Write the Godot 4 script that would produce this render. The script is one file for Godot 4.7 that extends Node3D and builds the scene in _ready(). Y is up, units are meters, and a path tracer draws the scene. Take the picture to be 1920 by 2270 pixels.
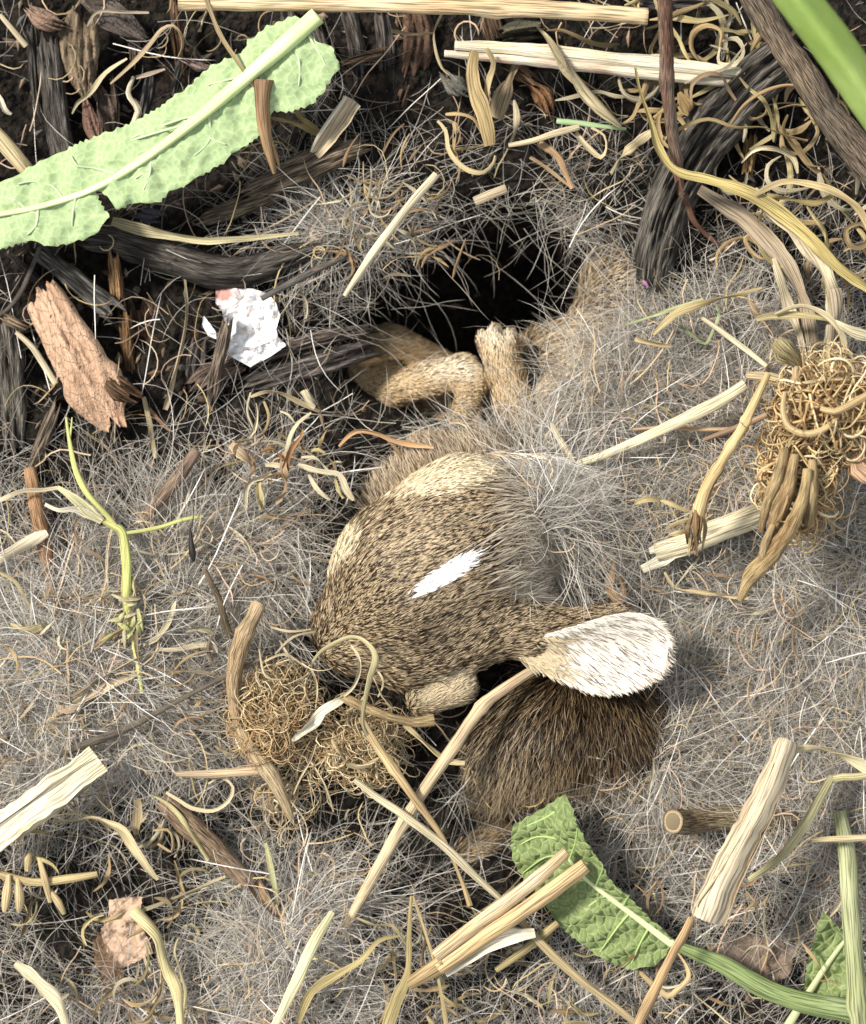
extends Node3D
# A wild rabbit nest seen from straight above. Layout unit: 1/12 mm (call it a "grain"); x runs right, z towards the viewer, h is height above the nest floor.

const S := 8.3333e-5      # one grain in metres
const EYE := 0.32         # height of the camera above the nest floor, metres

var rng := RandomNumberGenerator.new()
var noise := FastNoiseLite.new()
var mats := {}
var used := {}
var lift_all := 0.0        # added to the height of traced points, for things that lie on top of others

func P(gx: float, gy: float, h: float) -> Vector3:
	var y := h * S
	var k := S * (1.0 - y / EYE)
	return Vector3((gx - 960.0) * k, y, (gy - 1135.0) * k)

func PV(p: Vector3) -> Vector3:       # the same for a vector (x, height, z) in grains
	return P(p.x, p.z, p.y)

class Shape:
	var v := PackedVector3Array()
	var uv := PackedVector2Array()
	var c := PackedColorArray()
	var i := PackedInt32Array()
	func vert(p: Vector3, t: Vector2, col: Color) -> int:
		v.append(p); uv.append(t); c.append(col)
		return v.size() - 1
	func quad(a: int, b: int, d: int, e: int) -> void:
		i.append(a); i.append(b); i.append(d)
		i.append(a); i.append(d); i.append(e)
	func tri(a: int, b: int, d: int) -> void:
		i.append(a); i.append(b); i.append(d)
	func normals() -> PackedVector3Array:
		var n := PackedVector3Array()
		n.resize(v.size())
		for k in range(0, i.size(), 3):
			var a := i[k]; var b := i[k + 1]; var d := i[k + 2]
			var f := (v[d] - v[a]).cross(v[b] - v[a]) * 1e6
			n[a] += f; n[b] += f; n[d] += f
		for k in n.size():
			n[k] = n[k].normalized() if n[k].length_squared() > 1e-20 else Vector3.UP
		return n

func numbered(called: String) -> String:
	var k: int = used.get(called, -1) + 1
	used[called] = k
	return called if k == 0 else "%s_%03d" % [called, k]

func thing(called: String, label: String, category: String, at: Vector3, group := "") -> Node3D:
	var o := Node3D.new()
	o.name = numbered(called)
	add_child(o)
	o.position = at
	tag(o, label, category, group)
	return o

func tag(o: Node, label: String, category: String, group := "") -> void:
	o.set_meta("label", label)
	o.set_meta("category", category)
	if group != "":
		o.set_meta("group", group)

# Commits a shape given in grains as one mesh; as a thing of its own, or as a part of parent.
func commit(called: String, s: Shape, m: Material, parent: Node3D = null, flat := false, seams := true) -> MeshInstance3D:
	var lo := Vector3(1e9, 1e9, 1e9)
	var hi := -lo
	for k in s.v.size():
		var q := PV(s.v[k])
		s.v[k] = q
		lo = lo.min(q); hi = hi.max(q)
	var base := Vector3((lo.x + hi.x) / 2, lo.y, (lo.z + hi.z) / 2)
	var o := MeshInstance3D.new()
	if parent == null:
		o.name = numbered(called)
		add_child(o)
		o.position = base
	else:
		o.name = called
		parent.add_child(o, true)
		base = Vector3.ZERO
		var up: Node3D = parent
		while up != self:
			base += up.position
			up = up.get_parent()
	for k in s.v.size():
		s.v[k] -= base
	var arr := []
	arr.resize(Mesh.ARRAY_MAX)
	arr[Mesh.ARRAY_VERTEX] = s.v
	if not flat:
		arr[Mesh.ARRAY_NORMAL] = s.normals()
	if s.uv.size() == s.v.size():
		arr[Mesh.ARRAY_TEX_UV] = s.uv
	arr[Mesh.ARRAY_COLOR] = s.c
	arr[Mesh.ARRAY_INDEX] = s.i
	var me := ArrayMesh.new()
	me.add_surface_from_arrays(Mesh.PRIMITIVE_TRIANGLES, arr)
	me.surface_set_material(0, m)
	o.mesh = me
	return o

# ---------- materials ----------
func noise_map(kind: int, freq: float, octaves: int, stops: Array, sd: int, size := 512, as_normal := false, bump := 4.0, warp := 9.0) -> NoiseTexture2D:
	var n := FastNoiseLite.new()
	n.noise_type = kind
	n.frequency = freq
	n.fractal_octaves = octaves
	n.seed = sd
	if kind == FastNoiseLite.TYPE_CELLULAR:
		n.cellular_return_type = FastNoiseLite.RETURN_DISTANCE2_SUB
		n.cellular_jitter = 0.9
		n.fractal_type = FastNoiseLite.FRACTAL_NONE if octaves == 1 else FastNoiseLite.FRACTAL_FBM
		n.domain_warp_enabled = true
		n.domain_warp_amplitude = warp
		n.domain_warp_frequency = 0.02
	var t := NoiseTexture2D.new()
	t.width = size; t.height = size
	t.seamless = true
	t.noise = n
	if as_normal:
		t.as_normal_map = true
		t.bump_strength = bump
	elif stops.size():
		var g := Gradient.new()
		var off := PackedFloat32Array(); var col := PackedColorArray()
		for q in stops:
			off.append(q[0]); col.append(Color(q[1], q[1], q[1]) if not q[1] is Color else q[1])
		g.offsets = off; g.colors = col
		t.color_ramp = g
	return t

func material(called: String, rough: float, tex: Texture2D, bump: Texture2D, scale: Vector2, bump_size := 1.0, backlight := 0.0) -> StandardMaterial3D:
	var m := StandardMaterial3D.new()
	m.resource_name = called
	m.vertex_color_use_as_albedo = true
	m.roughness = rough
	m.metallic_specular = 0.35
	if tex: m.albedo_texture = tex
	if bump:
		m.normal_enabled = true
		m.normal_texture = bump
		m.normal_scale = bump_size
	m.uv1_scale = Vector3(scale.x, scale.y, 1)
	m.cull_mode = BaseMaterial3D.CULL_DISABLED
	if backlight > 0:
		m.backlight_enabled = true
		m.backlight = Color(backlight, backlight, backlight).linear_to_srgb()
	mats[called] = m
	return m

func make_materials() -> void:
	var sx := FastNoiseLite.TYPE_SIMPLEX_SMOOTH
	var streak := noise_map(sx, 0.02, 5, [[0.0, 0.45], [0.32, 0.70], [0.5, 0.93], [0.7, 1.0], [1.0, 1.0]], 3)
	var streak_n := noise_map(sx, 0.02, 4, [], 3, 512, true, 5.0)
	material("straw", 0.55, streak, streak_n, Vector2(0.55, 0.06), 0.9)
	material("blade", 0.6, streak, streak_n, Vector2(0.42, 0.05), 0.9, 0.25)
	var grain := noise_map(sx, 0.02, 5, [[0.0, 0.10], [0.3, 0.42], [0.5, 0.8], [0.7, 1.0], [1.0, 1.0]], 8)
	var grain_n := noise_map(sx, 0.02, 5, [], 8, 512, true, 14.0)
	material("wood", 0.85, grain, grain_n, Vector2(1.7, 0.16), 1.4)
	var crack := noise_map(FastNoiseLite.TYPE_CELLULAR, 0.0042, 1, [[0.0, 0.30], [0.012, 0.55], [0.035, 0.90], [0.3, 1.0], [1.0, 0.93]], 5, 1024, false, 4.0, 70.0)
	var bark_n := noise_map(sx, 0.03, 5, [], 11, 512, true, 12.0)
	material("bark", 0.9, crack, bark_n, Vector2(0.8, 0.8), 1.2)
	var lump := noise_map(sx, 0.03, 5, [[0.0, 0.2], [0.4, 0.6], [0.6, 1.0], [1.0, 1.0]], 21)
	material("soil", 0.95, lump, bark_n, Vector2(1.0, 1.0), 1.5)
	var pale := Color(0.75, 0.82, 0.60); var deep := Color(0.615, 0.70, 0.52)
	material("leaf_under", 0.62, noise_map(FastNoiseLite.TYPE_CELLULAR, 0.050, 1, [[0.0, pale], [0.035, Color(0.68, 0.76, 0.56)], [0.10, Color(0.64, 0.725, 0.54)], [0.3, deep], [1.0, Color(0.60, 0.69, 0.51)]], 31, 1024, false, 4.0, 16.0), noise_map(FastNoiseLite.TYPE_CELLULAR, 0.050, 1, [], 31, 1024, true, 6.0, 16.0), Vector2(1, 1), -0.25, 0.25)
	material("leaf_upper", 0.5, noise_map(FastNoiseLite.TYPE_CELLULAR, 0.040, 1, [[0.0, Color(0.62, 0.66, 0.46)], [0.06, Color(0.51, 0.57, 0.37)], [0.30, Color(0.46, 0.53, 0.34)], [1.0, Color(0.55, 0.61, 0.42)]], 37, 1024), noise_map(FastNoiseLite.TYPE_CELLULAR, 0.040, 1, [], 37, 1024, true, 9.0), Vector2(1, 1), 1.2, 0.3)
	material("stem", 0.55, null, streak_n, Vector2(1.2, 0.15), 0.4)
	material("hair", 0.55, null, null, Vector2.ONE, 1.0, 0.2)
	material("coat", 0.5, null, null, Vector2.ONE)
	material("skin", 0.8, null, null, Vector2.ONE)
	material("scrap", 0.8, null, bark_n, Vector2(1.0, 1.0), 0.9)

# ---------- curves ----------
func spline(a: Array, step: float) -> PackedVector3Array:      # a: flat x, y, h, x, y, h ... -> smooth points as (x, h, y)
	var q: Array[Vector3] = []
	for k in range(0, a.size(), 3):
		q.append(Vector3(a[k], a[k + 2] + lift_all, a[k + 1]))
	if q.size() == 2:
		q.insert(1, q[0].lerp(q[1], 0.5) + Vector3(noise.get_noise_2d(q[0].x, q[0].z), 0.3, noise.get_noise_2d(q[1].z, q[1].x)) * q[0].distance_to(q[1]) * 0.03)
	var out := PackedVector3Array()
	for k in q.size() - 1:
		var p0 := q[maxi(k - 1, 0)]; var p1 := q[k]; var p2 := q[k + 1]; var p3 := q[mini(k + 2, q.size() - 1)]
		var n := maxi(2, int(ceil(p1.distance_to(p2) / step)))
		for j in n:
			out.append(p1.cubic_interpolate(p2, p0, p3, float(j) / n))
	out.append(q[q.size() - 1])
	return out

func along(w: Array, t: float) -> float:
	var f := t * (w.size() - 1)
	var k := mini(int(f), w.size() - 2)
	if w.size() == 1: return w[0]
	return lerpf(w[k], w[k + 1], f - k)

func frames(p: PackedVector3Array) -> Array:      # [tangent, side, normal] at each point, carried along without twisting
	var out := []
	var up := Vector3.UP
	for k in p.size():
		var t := (p[mini(k + 1, p.size() - 1)] - p[maxi(k - 1, 0)]).normalized()
		var s := t.cross(up)
		if s.length() < 0.05: s = t.cross(Vector3(0.3, 0.2, 1))
		s = s.normalized()
		up = s.cross(t).normalized()
		out.append([t, s, up])
	return out

func shade(c: Color, f: float) -> Color:
	return Color(c.r * f, c.g * f, c.b * f)

# A round or squarish stalk. o: sides, rough (share of radius), cap (colour of the cut ends), hollow, square, mottle (second colour), knots
func tube_shape(s: Shape, a: Array, w: Array, col: Color, o := {}) -> void:
	var p := spline(a, o.get("step", 18.0))
	var fr := frames(p)
	var sides: int = o.get("sides", 9)
	var rough: float = o.get("rough", 0.06)
	var sd: float = o.get("seed", p[0].x * 1.7 + p[0].z)
	var mottle: Color = o.get("mottle", shade(col, 0.72))
	var flatten: float = o.get("flat", 0.85)
	var dist := 0.0
	var start := s.v.size()
	var last := p.size() - 1
	for k in p.size():
		if k: dist += p[k].distance_to(p[k - 1])
		var t := float(k) / last
		var r := along(w, t) * 0.5
		for j in o.get("knots", []):
			r *= 1.0 + 0.28 * exp(-pow((t - j) * 45.0, 2))
		for e in sides + 1:
			var ang: float = TAU * e / sides
			var cs := cos(ang); var sn := sin(ang)
			var rr := r * (1.0 + rough * noise.get_noise_3d(cs * 60 + sd, dist * 0.9, sn * 60) * 3.0)
			if o.get("square", false):
				rr *= 0.8 / pow(pow(absf(cos(ang + PI / 4)), 5) + pow(absf(sin(ang + PI / 4)), 5), 0.2)
			var pos: Vector3 = p[k] + fr[k][1] * cs * rr + fr[k][2] * sn * rr * flatten
			var mix := clampf(0.5 + 1.3 * noise.get_noise_3d(cs * 22 + sd, dist * 0.35, sn * 22 + 50), 0, 1)
			s.vert(pos, Vector2(float(e) / sides * 4.0 + sd * 0.01, dist * 0.01), col.lerp(mottle, mix * mix))
	for k in last:
		for e in sides:
			var b := start + k * (sides + 1) + e
			s.quad(b, b + 1, b + sides + 2, b + sides + 1)
	var cap: Color = o.get("cap", shade(col, 0.9))
	for end in [0, last]:
		var depth: float = along(w, float(end) / last) * (0.35 if o.get("hollow", false) else -0.06)
		var dir: Vector3 = fr[end][0] * (1.0 if end == 0 else -1.0)
		var ring: int = start + end * (sides + 1)
		var inner := s.v.size()
		for e in sides + 1:
			var q := s.v[ring + e].lerp(p[end], 0.28)
			s.vert(q + dir * depth * 0.1, Vector2(0, 0), cap)
		var mid := s.vert(p[end] + dir * depth, Vector2(0, 0), shade(cap, 0.6) if o.get("hollow", false) else cap)
		for e in sides:
			s.quad(ring + e, ring + e + 1, inner + e + 1, inner + e)
			s.tri(inner + e, inner + e + 1, mid)

# A leaf blade or split straw: a thin strip with thickness, a channel and a twist. o: thick, curl, twist [degrees along], mottle
func blade_shape(s: Shape, a: Array, w: Array, col: Color, o := {}) -> void:
	var p := spline(a, o.get("step", 16.0))
	var fr := frames(p)
	var n := 5
	var sd: float = p[0].x * 1.3 + p[0].z
	var curl: float = o.get("curl", 0.25 + 1.8 * noise.get_noise_1d(sd * 9.1 + 17))
	var twist: Array = o.get("twist", [110.0 * noise.get_noise_1d(sd * 3.1), 150.0 * noise.get_noise_1d(sd * 7.7 + 40), 170.0 * noise.get_noise_1d(sd * 5.3 + 90), 150.0 * noise.get_noise_1d(sd * 8.3 + 190)])
	var mottle: Color = o.get("mottle", shade(col, 0.66))
	var dist := 0.0
	var start := s.v.size()
	var last := p.size() - 1
	for k in p.size():
		if k: dist += p[k].distance_to(p[k - 1])
		var t := float(k) / last
		var wd := along(w, t) * (1.0 + 0.22 * noise.get_noise_2d(dist * 1.3, sd))
		var ang := deg_to_rad(along(twist, t))
		var side: Vector3 = fr[k][1] * cos(ang) + fr[k][2] * sin(ang)
		var up: Vector3 = fr[k][2] * cos(ang) - fr[k][1] * sin(ang)
		var th: float = minf(o.get("thick", 2.5), wd * 0.4)
		for face in 2:
			for e in n:
				var x := float(e) / (n - 1) * 2.0 - 1.0
				var lift := curl * wd * 0.5 * (x * x - 0.4) + wd * 0.04 * noise.get_noise_2d(x * 90 + sd, dist * 1.2)
				var pos: Vector3 = p[k] + side * x * wd * 0.5 + up * (lift + (th if face == 0 else -th) * (1.0 - 0.7 * x * x) * 0.5)
				var mix := clampf(0.42 + 1.4 * noise.get_noise_2d(dist * 0.5 + sd, x * 25 + sd), 0, 1)
				s.vert(pos, Vector2(x * 1.2 + sd * 0.013, dist * 0.01), col.lerp(mottle, mix * mix))
	var row := 2 * n
	for k in last:
		var b := start + k * row
		for e in n - 1:
			s.quad(b + e, b + e + 1, b + row + e + 1, b + row + e)
			s.quad(b + n + e + 1, b + n + e, b + row + n + e, b + row + n + e + 1)
		s.quad(b + n, b, b + row, b + row + n)
		s.quad(b + n - 1, b + 2 * n - 1, b + row + 2 * n - 1, b + row + n - 1)
	for end in [0, last]:
		var b: int = start + end * row
		for e in n - 1:
			s.quad(b + e, b + n + e, b + n + e + 1, b + e + 1)

# A chip or log of wood: a thick slab along a line with grooves along the grain and splintered ends. o: thick, groove, ragged, round, mottle
func chip_shape(s: Shape, a: Array, w: Array, col: Color, o := {}) -> void:
	var p := spline(a, o.get("step", 9.0))
	var fr := frames(p)
	var n: int = o.get("across", 17)
	var sd: float = o.get("seed", p[0].x * 1.3 + p[0].z * 0.7)
	var thick: float = o.get("thick", 30.0)
	var groove: float = o.get("groove", 6.0)
	var ragged: float = o.get("ragged", 26.0)
	var rnd: float = o.get("round", 0.5)
	var mottle: Color = o.get("mottle", shade(col, 0.45))
	var roll := deg_to_rad(o.get("roll", 0.0))
	var grainy: float = o.get("grain", 1.0)
	var dist := 0.0
	var start := s.v.size()
	var last := p.size() - 1
	for k in p.size():
		if k: dist += p[k].distance_to(p[k - 1])
		var t := float(k) / last
		var wd := along(w, t) * (1.0 + 0.16 * noise.get_noise_2d(dist * 0.8 + sd, sd))
		var endness := clampf(1.0 - minf(t, 1.0 - t) * p.size() / 3.0, 0, 1)
		var side: Vector3 = fr[k][1] * cos(roll) + fr[k][2] * sin(roll)
		var up: Vector3 = fr[k][2] * cos(roll) - fr[k][1] * sin(roll)
		for face in 2:
			for e in n:
				var x := float(e) / (n - 1) * 2.0 - 1.0
				var g := noise.get_noise_3d(x * wd * 2.2 + sd, dist * 0.22 * grainy, sd) * 1.5 + 1.3 * noise.get_noise_3d(x * wd * 7.5 + sd, dist * 0.8 * grainy, sd + 70)
				var dome := pow(maxf(0.0, 1.0 - x * x), 0.5) * rnd + (1.0 - rnd) * (1.0 - pow(absf(x), 8))
				var hgt := thick * 0.5 * dome + (g * groove if face == 0 else -g * groove * 0.4) * (1.0 - pow(absf(x), 6))
				var out_t := endness * ragged * noise.get_noise_2d(x * 130 + sd, (0.0 if t < 0.5 else 300.0) + sd) * 1.5
				var pos: Vector3 = p[k] + side * x * wd * 0.5 * (1.0 - 0.06 * endness) + up * (hgt if face == 0 else -hgt) + fr[k][0] * out_t * (1.0 if t > 0.5 else -1.0)
				var mix := clampf(0.5 - g * 0.75 + 0.9 * noise.get_noise_2d(dist * 0.6 + sd, x * wd * 0.6), 0, 1)
				s.vert(pos, Vector2(x * wd * 0.012 + sd * 0.013, dist * 0.01), col.lerp(mottle, mix))
	var row := 2 * n
	for k in last:
		var b := start + k * row
		for e in n - 1:
			s.quad(b + e, b + e + 1, b + row + e + 1, b + row + e)
			s.quad(b + n + e + 1, b + n + e, b + row + n + e, b + row + n + e + 1)
		s.quad(b + n, b, b + row, b + row + n)
		s.quad(b + n - 1, b + 2 * n - 1, b + row + 2 * n - 1, b + row + n - 1)
	for end in [0, last]:
		var b: int = start + end * row
		for e in n - 1:
			s.quad(b + e, b + n + e, b + n + e + 1, b + e + 1)

# A thin sheet with a traced outline, a height at every point and a thickness.
func sheet_shape(s: Shape, outline: Array, height: Callable, thick: float, spacing: float, tint: Callable, tooth := 0.0, tooth_len := 22.0) -> void:
	var ring := PackedVector2Array()
	var m := outline.size() / 2
	var dist := 0.0
	for k in m:
		var a := Vector2(outline[2 * k], outline[2 * k + 1])
		var b := Vector2(outline[2 * ((k + 1) % m)], outline[2 * ((k + 1) % m) + 1])
		var n := maxi(1, int(round(a.distance_to(b) / minf(spacing, 7.0))))
		var side := (b - a).orthogonal().normalized()
		for j in n:
			var q := a.lerp(b, float(j) / n)
			dist += a.distance_to(b) / n
			if tooth > 0.0:
				var wl := tooth_len * (1.0 + 0.3 * noise.get_noise_1d(dist * 0.2))
				q += side * tooth * (absf(sin(PI * dist / wl)) - 0.5 + 0.6 * noise.get_noise_1d(dist * 0.9))
			ring.append(q)
	var pts := PackedVector2Array(ring)
	var lo := ring[0]; var hi := ring[0]
	for q in ring:
		lo = lo.min(q); hi = hi.max(q)
	var y := lo.y
	var odd := 0.0
	while y < hi.y:
		var x := lo.x + odd
		while x < hi.x:
			var q := Vector2(x, y) + Vector2(rng.randf() - 0.5, rng.randf() - 0.5) * spacing * 0.4
			if Geometry2D.is_point_in_polygon(q, ring):
				var near := false
				for r in ring:
					if r.distance_squared_to(q) < spacing * spacing * 0.3:
						near = true
						break
				if not near: pts.append(q)
			x += spacing
		odd = spacing * 0.5 - odd
		y += spacing * 0.87
	var tri := Geometry2D.triangulate_delaunay(pts)
	var start := s.v.size()
	var nn := pts.size()
	for face in 2:
		for q in pts:
			var h: float = height.call(q.x, q.y)
			var on := P(q.x, q.y, h) / 0.075      # texture laid on in real lengths, following the slope of the sheet
			s.vert(Vector3(q.x, h + (thick if face == 0 else -thick) * 0.5, q.y), Vector2(on.x + on.y * 0.7, on.z - on.y * 0.5), tint.call(q.x, q.y))
	for k in range(0, tri.size(), 3):
		var a := pts[tri[k]]; var b := pts[tri[k + 1]]; var c := pts[tri[k + 2]]
		if not Geometry2D.is_point_in_polygon((a + b + c) / 3.0, ring): continue
		if (b - a).cross(c - a) > 0:
			s.tri(start + tri[k], start + tri[k + 1], start + tri[k + 2])
			s.tri(start + nn + tri[k], start + nn + tri[k + 2], start + nn + tri[k + 1])
		else:
			s.tri(start + tri[k], start + tri[k + 2], start + tri[k + 1])
			s.tri(start + nn + tri[k], start + nn + tri[k + 1], start + nn + tri[k + 2])
	for k in ring.size():
		var k2 := (k + 1) % ring.size()
		s.quad(start + k, start + k2, start + nn + k2, start + nn + k)

# one-call things and parts
func stalk(called: String, label: String, category: String, a: Array, w: Array, col: Color, o := {}) -> MeshInstance3D:
	var s := Shape.new()
	tube_shape(s, a, w, col, o)
	return finish(called, label, category, s, mats[o.get("m", "straw")], o)

func blade(called: String, label: String, category: String, a: Array, w: Array, col: Color, o := {}) -> MeshInstance3D:
	var s := Shape.new()
	blade_shape(s, a, w, col, o)
	return finish(called, label, category, s, mats[o.get("m", "blade")], o)

func chip(called: String, label: String, category: String, a: Array, w: Array, col: Color, o := {}) -> MeshInstance3D:
	var s := Shape.new()
	chip_shape(s, a, w, col, o)
	return finish(called, label, category, s, mats[o.get("m", "wood")], o)

func sheet(called: String, label: String, category: String, outline: Array, height: Callable, thick: float, spacing: float, tint: Callable, o := {}) -> MeshInstance3D:
	var s := Shape.new()
	sheet_shape(s, outline, height, thick, spacing, tint, o.get("tooth", 0.0), o.get("tooth_len", 22.0))
	return finish(called, label, category, s, mats[o.get("m", "scrap")], o)

func finish(called: String, label: String, category: String, s: Shape, m: Material, o: Dictionary) -> MeshInstance3D:
	var parent: Node3D = o.get("in", null)
	var n := commit(called, s, m, parent)
	if parent == null:
		tag(n, label, category, o.get("g", ""))
	elif label != "":
		n.set_meta("label", label)
	return n

# ---------- ground ----------
func soft(a: float, b: float, x: float) -> float:
	return smoothstep(a, b, x)

func hole(x: float, y: float) -> float:       # 1 inside the burrow, 0 outside
	var u := (x - 1075.0) * 0.985 + (y - 690.0) * -0.17
	var v := (x - 1075.0) * 0.17 + (y - 690.0) * 0.985
	return 1.0 - soft(0.55, 1.08, sqrt(pow(u / 375.0, 2) + pow(v / 275.0, 2)))

func ground(x: float, y: float) -> float:
	var h := 34.0 * noise.get_noise_2d(x * 0.6, y * 0.6) + 16.0 * noise.get_noise_2d(x * 2.2, y * 2.2 + 500) - 45.0
	h -= 75.0 * soft(1000, 500, y) * soft(900, 450, x)
	h -= 60.0 * (1.0 - soft(0.4, 1.0, sqrt(pow((x - 1000) / 240.0, 2) + pow((y - 1840) / 150.0, 2))))
	h -= 470.0 * hole(x, y)
	return h

func make_ground() -> void:
	var s := Shape.new()
	var xs := PackedFloat32Array(); var ys := PackedFloat32Array()
	for q in [-24000, -9000, -4000, -2000, -1200]: xs.append(q); ys.append(q)
	for k in 180: xs.append(-700.0 + k * 18.5)
	for k in 200: ys.append(-700.0 + k * 18.5)
	for q in [3100, 4200, 6500, 12000, 26000]: xs.append(q); ys.append(q + 400)
	for y in ys:
		for x in xs:
			var mix := clampf(0.5 + noise.get_noise_2d(x * 1.5, y * 1.5), 0, 1)
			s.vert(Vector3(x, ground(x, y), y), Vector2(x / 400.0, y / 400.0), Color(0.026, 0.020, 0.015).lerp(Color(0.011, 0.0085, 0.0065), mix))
	for j in ys.size() - 1:
		for i in xs.size() - 1:
			var b := j * xs.size() + i
			s.quad(b, b + 1, b + xs.size() + 1, b + xs.size())
	# the sheet is laid out without perspective: undo P's scaling
	for k in s.v.size():
		var q := s.v[k]
		var f := 1.0 / (1.0 - q.y * S / EYE)
		s.v[k] = Vector3(960 + (q.x - 960) * f, q.y, 1135 + (q.z - 1135) * f)
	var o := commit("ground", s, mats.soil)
	o.set_meta("kind", "structure")
	o.set_meta("label", "dark damp garden soil under the nest")

# ---------- nest fur ----------
# x, y, radius x, radius y, density, lift; true where the photograph shows a wad of pure white down
const TUFTS := [
	[1540, 1010, 330, 260, 1.0, 60], [1330, 880, 170, 120, 1.0, 70], [1250, 1050, 130, 70, 0.9, 40, true], [1720, 1420, 300, 260, 0.95, 40],
	[1500, 1250, 200, 120, 0.55, 30], [1860, 1130, 200, 300, 0.8, 90], [1600, 1650, 230, 140, 0.85, 30], [1200, 1150, 70, 105, 1.5, 215], [1465, 1640, 60, 130, 1.1, 70], [1420, 1760, 60, 60, 0.8, 30],
	[250, 1380, 300, 230, 1.0, 60], [110, 1640, 240, 160, 0.95, 40], [470, 1240, 190, 120, 0.9, 50], [150, 1480, 140, 130, 0.9, 30, true],
	[430, 1640, 180, 90, 0.6, 30], [620, 1250, 80, 200, 0.8, 20], [560, 1070, 150, 90, 0.36, 10], [700, 1080, 80, 110, 0.34, 0],
	[610, 2110, 110, 220, 1.0, 50, true], [740, 2000, 190, 130, 0.75, 20], [380, 2220, 320, 110, 0.75, 20], [1000, 2160, 230, 100, 0.38, 0],
	[250, 1960, 300, 180, 0.18, 0], [560, 1860, 160, 100, 0.28, 0], [800, 1790, 160, 100, 0.18, -30], [980, 1720, 120, 90, 0.5, -10],
	[1560, 2060, 300, 180, 0.50, 20], [1440, 1860, 190, 130, 0.75, 20], [1800, 1850, 160, 160, 0.7, 20], [1250, 2210, 220, 90, 0.38, 10],
	[770, 510, 80, 60, 0.7, 30, true], [870, 590, 130, 90, 0.30, 20], [1060, 540, 150, 90, 0.10, 10], [1270, 480, 95, 70, 0.75, 30],
	[850, 410, 150, 80, 0.30, 20], [1580, 690, 180, 70, 0.55, 30], [1330, 350, 150, 90, 0.22, 10], [1490, 620, 110, 50, 0.30, 10],
	[1740, 700, 140, 60, 0.35, 20], [330, 1100, 120, 60, 0.16, 0], [640, 700, 90, 90, 0.35, 0], [820, 260, 130, 90, 0.14, 0],
	[690, 480, 110, 60, 0.25, 10], [1120, 290, 140, 90, 0.14, 0], [1390, 730, 80, 50, 0.45, 10], [740, 900, 100, 50, 0.18, -40],
	[1640, 570, 180, 90, 0.18, 0], [1880, 560, 110, 160, 0.15, 0], [60, 1210, 110, 100, 0.22, 0], [2050, 1500, 200, 700, 0.6, 20],
	[-130, 1600, 150, 500, 0.7, 20], [900, 2420, 900, 120, 0.6, 10], [1040, 950, 170, 60, 0.6, 50], [1370, 1180, 120, 100, 0.7, 40],
]
# x, y, radius x, radius y, how much of the fur is missing: bare patches where the soil shows
const THIN := [[1540, 1370, 110, 130, 0.84], [660, 1130, 60, 120, 0.77], [880, 1850, 240, 110, 0.84], [300, 1930, 260, 150, 0.84], [820, 220, 140, 130, 0.84], [1430, 610, 110, 90, 0.84], [420, 1060, 120, 60, 0.84], [720, 900, 110, 70, 0.84], [480, 1420, 90, 70, 0.70], [960, 2080, 150, 90, 0.70], [1650, 2150, 180, 90, 0.70], [1820, 1120, 60, 90, 0.70], [640, 640, 90, 60, 0.56], [90, 1200, 90, 70, 0.70], [1300, 420, 160, 90, 0.42], [1380, 1660, 120, 120, 0.42], [560, 1950, 100, 60, 0.70], [1250, 1300, 120, 50, 0.56], [1090, 520, 130, 110, 0.77], [900, 480, 100, 60, 0.49], [1560, 1480, 90, 60, 0.60], [1440, 1300, 70, 50, 0.50], [700, 1250, 50, 140, 0.50], [340, 1500, 60, 50, 0.40], [200, 1720, 80, 50, 0.45], [1750, 1560, 70, 50, 0.45], [1380, 1000, 50, 60, 0.30], [1650, 1250, 80, 50, 0.45], [1480, 1980, 80, 50, 0.50], [460, 2110, 70, 60, 0.50], [1150, 2180, 90, 50, 0.50]]
const CELL := 24.0
const GX := 104
const GY := 122
var fur_d := PackedFloat32Array()
var fur_h := PackedFloat32Array()
var fur_w := PackedFloat32Array()

func make_fur_fields() -> void:
	for j in GY:
		for i in GX:
			var x := -280.0 + i * CELL; var y := -280.0 + j * CELL
			var d := 0.0; var h := -30.0; var w := 0.62
			for b in TUFTS:
				var r: float = pow((x - b[0]) / b[2], 2) + pow((y - b[1]) / b[3], 2)
				if r < 5.0:
					var e := exp(-r * 1.1)
					d += b[4] * e; h += b[5] * e; w = maxf(w, lerpf(0.62, 0.95, e) if b.size() > 6 else 0.0)
			for b in THIN:
				d *= 1.0 - b[4] * exp(-(pow((x - b[0]) / b[2], 2) + pow((y - b[1]) / b[3], 2)))
			d *= 0.26 + 1.2 * smoothstep(-0.22, 0.30, noise.get_noise_2d(x * 1.5, y * 1.5))
			fur_d.append(clampf(d, 0.004, 1.3)); fur_h.append(minf(h, 215.0)); fur_w.append(w)

func field(f: PackedFloat32Array, x: float, y: float) -> float:
	var i := clampf((x + 280.0) / CELL, 0, GX - 1.001); var j := clampf((y + 280.0) / CELL, 0, GY - 1.001)
	var a := int(i); var b := int(j)
	var k := b * GX + a
	return lerpf(lerpf(f[k], f[k + 1], i - a), lerpf(f[k + GX], f[k + GX + 1], i - a), j - b)

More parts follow.
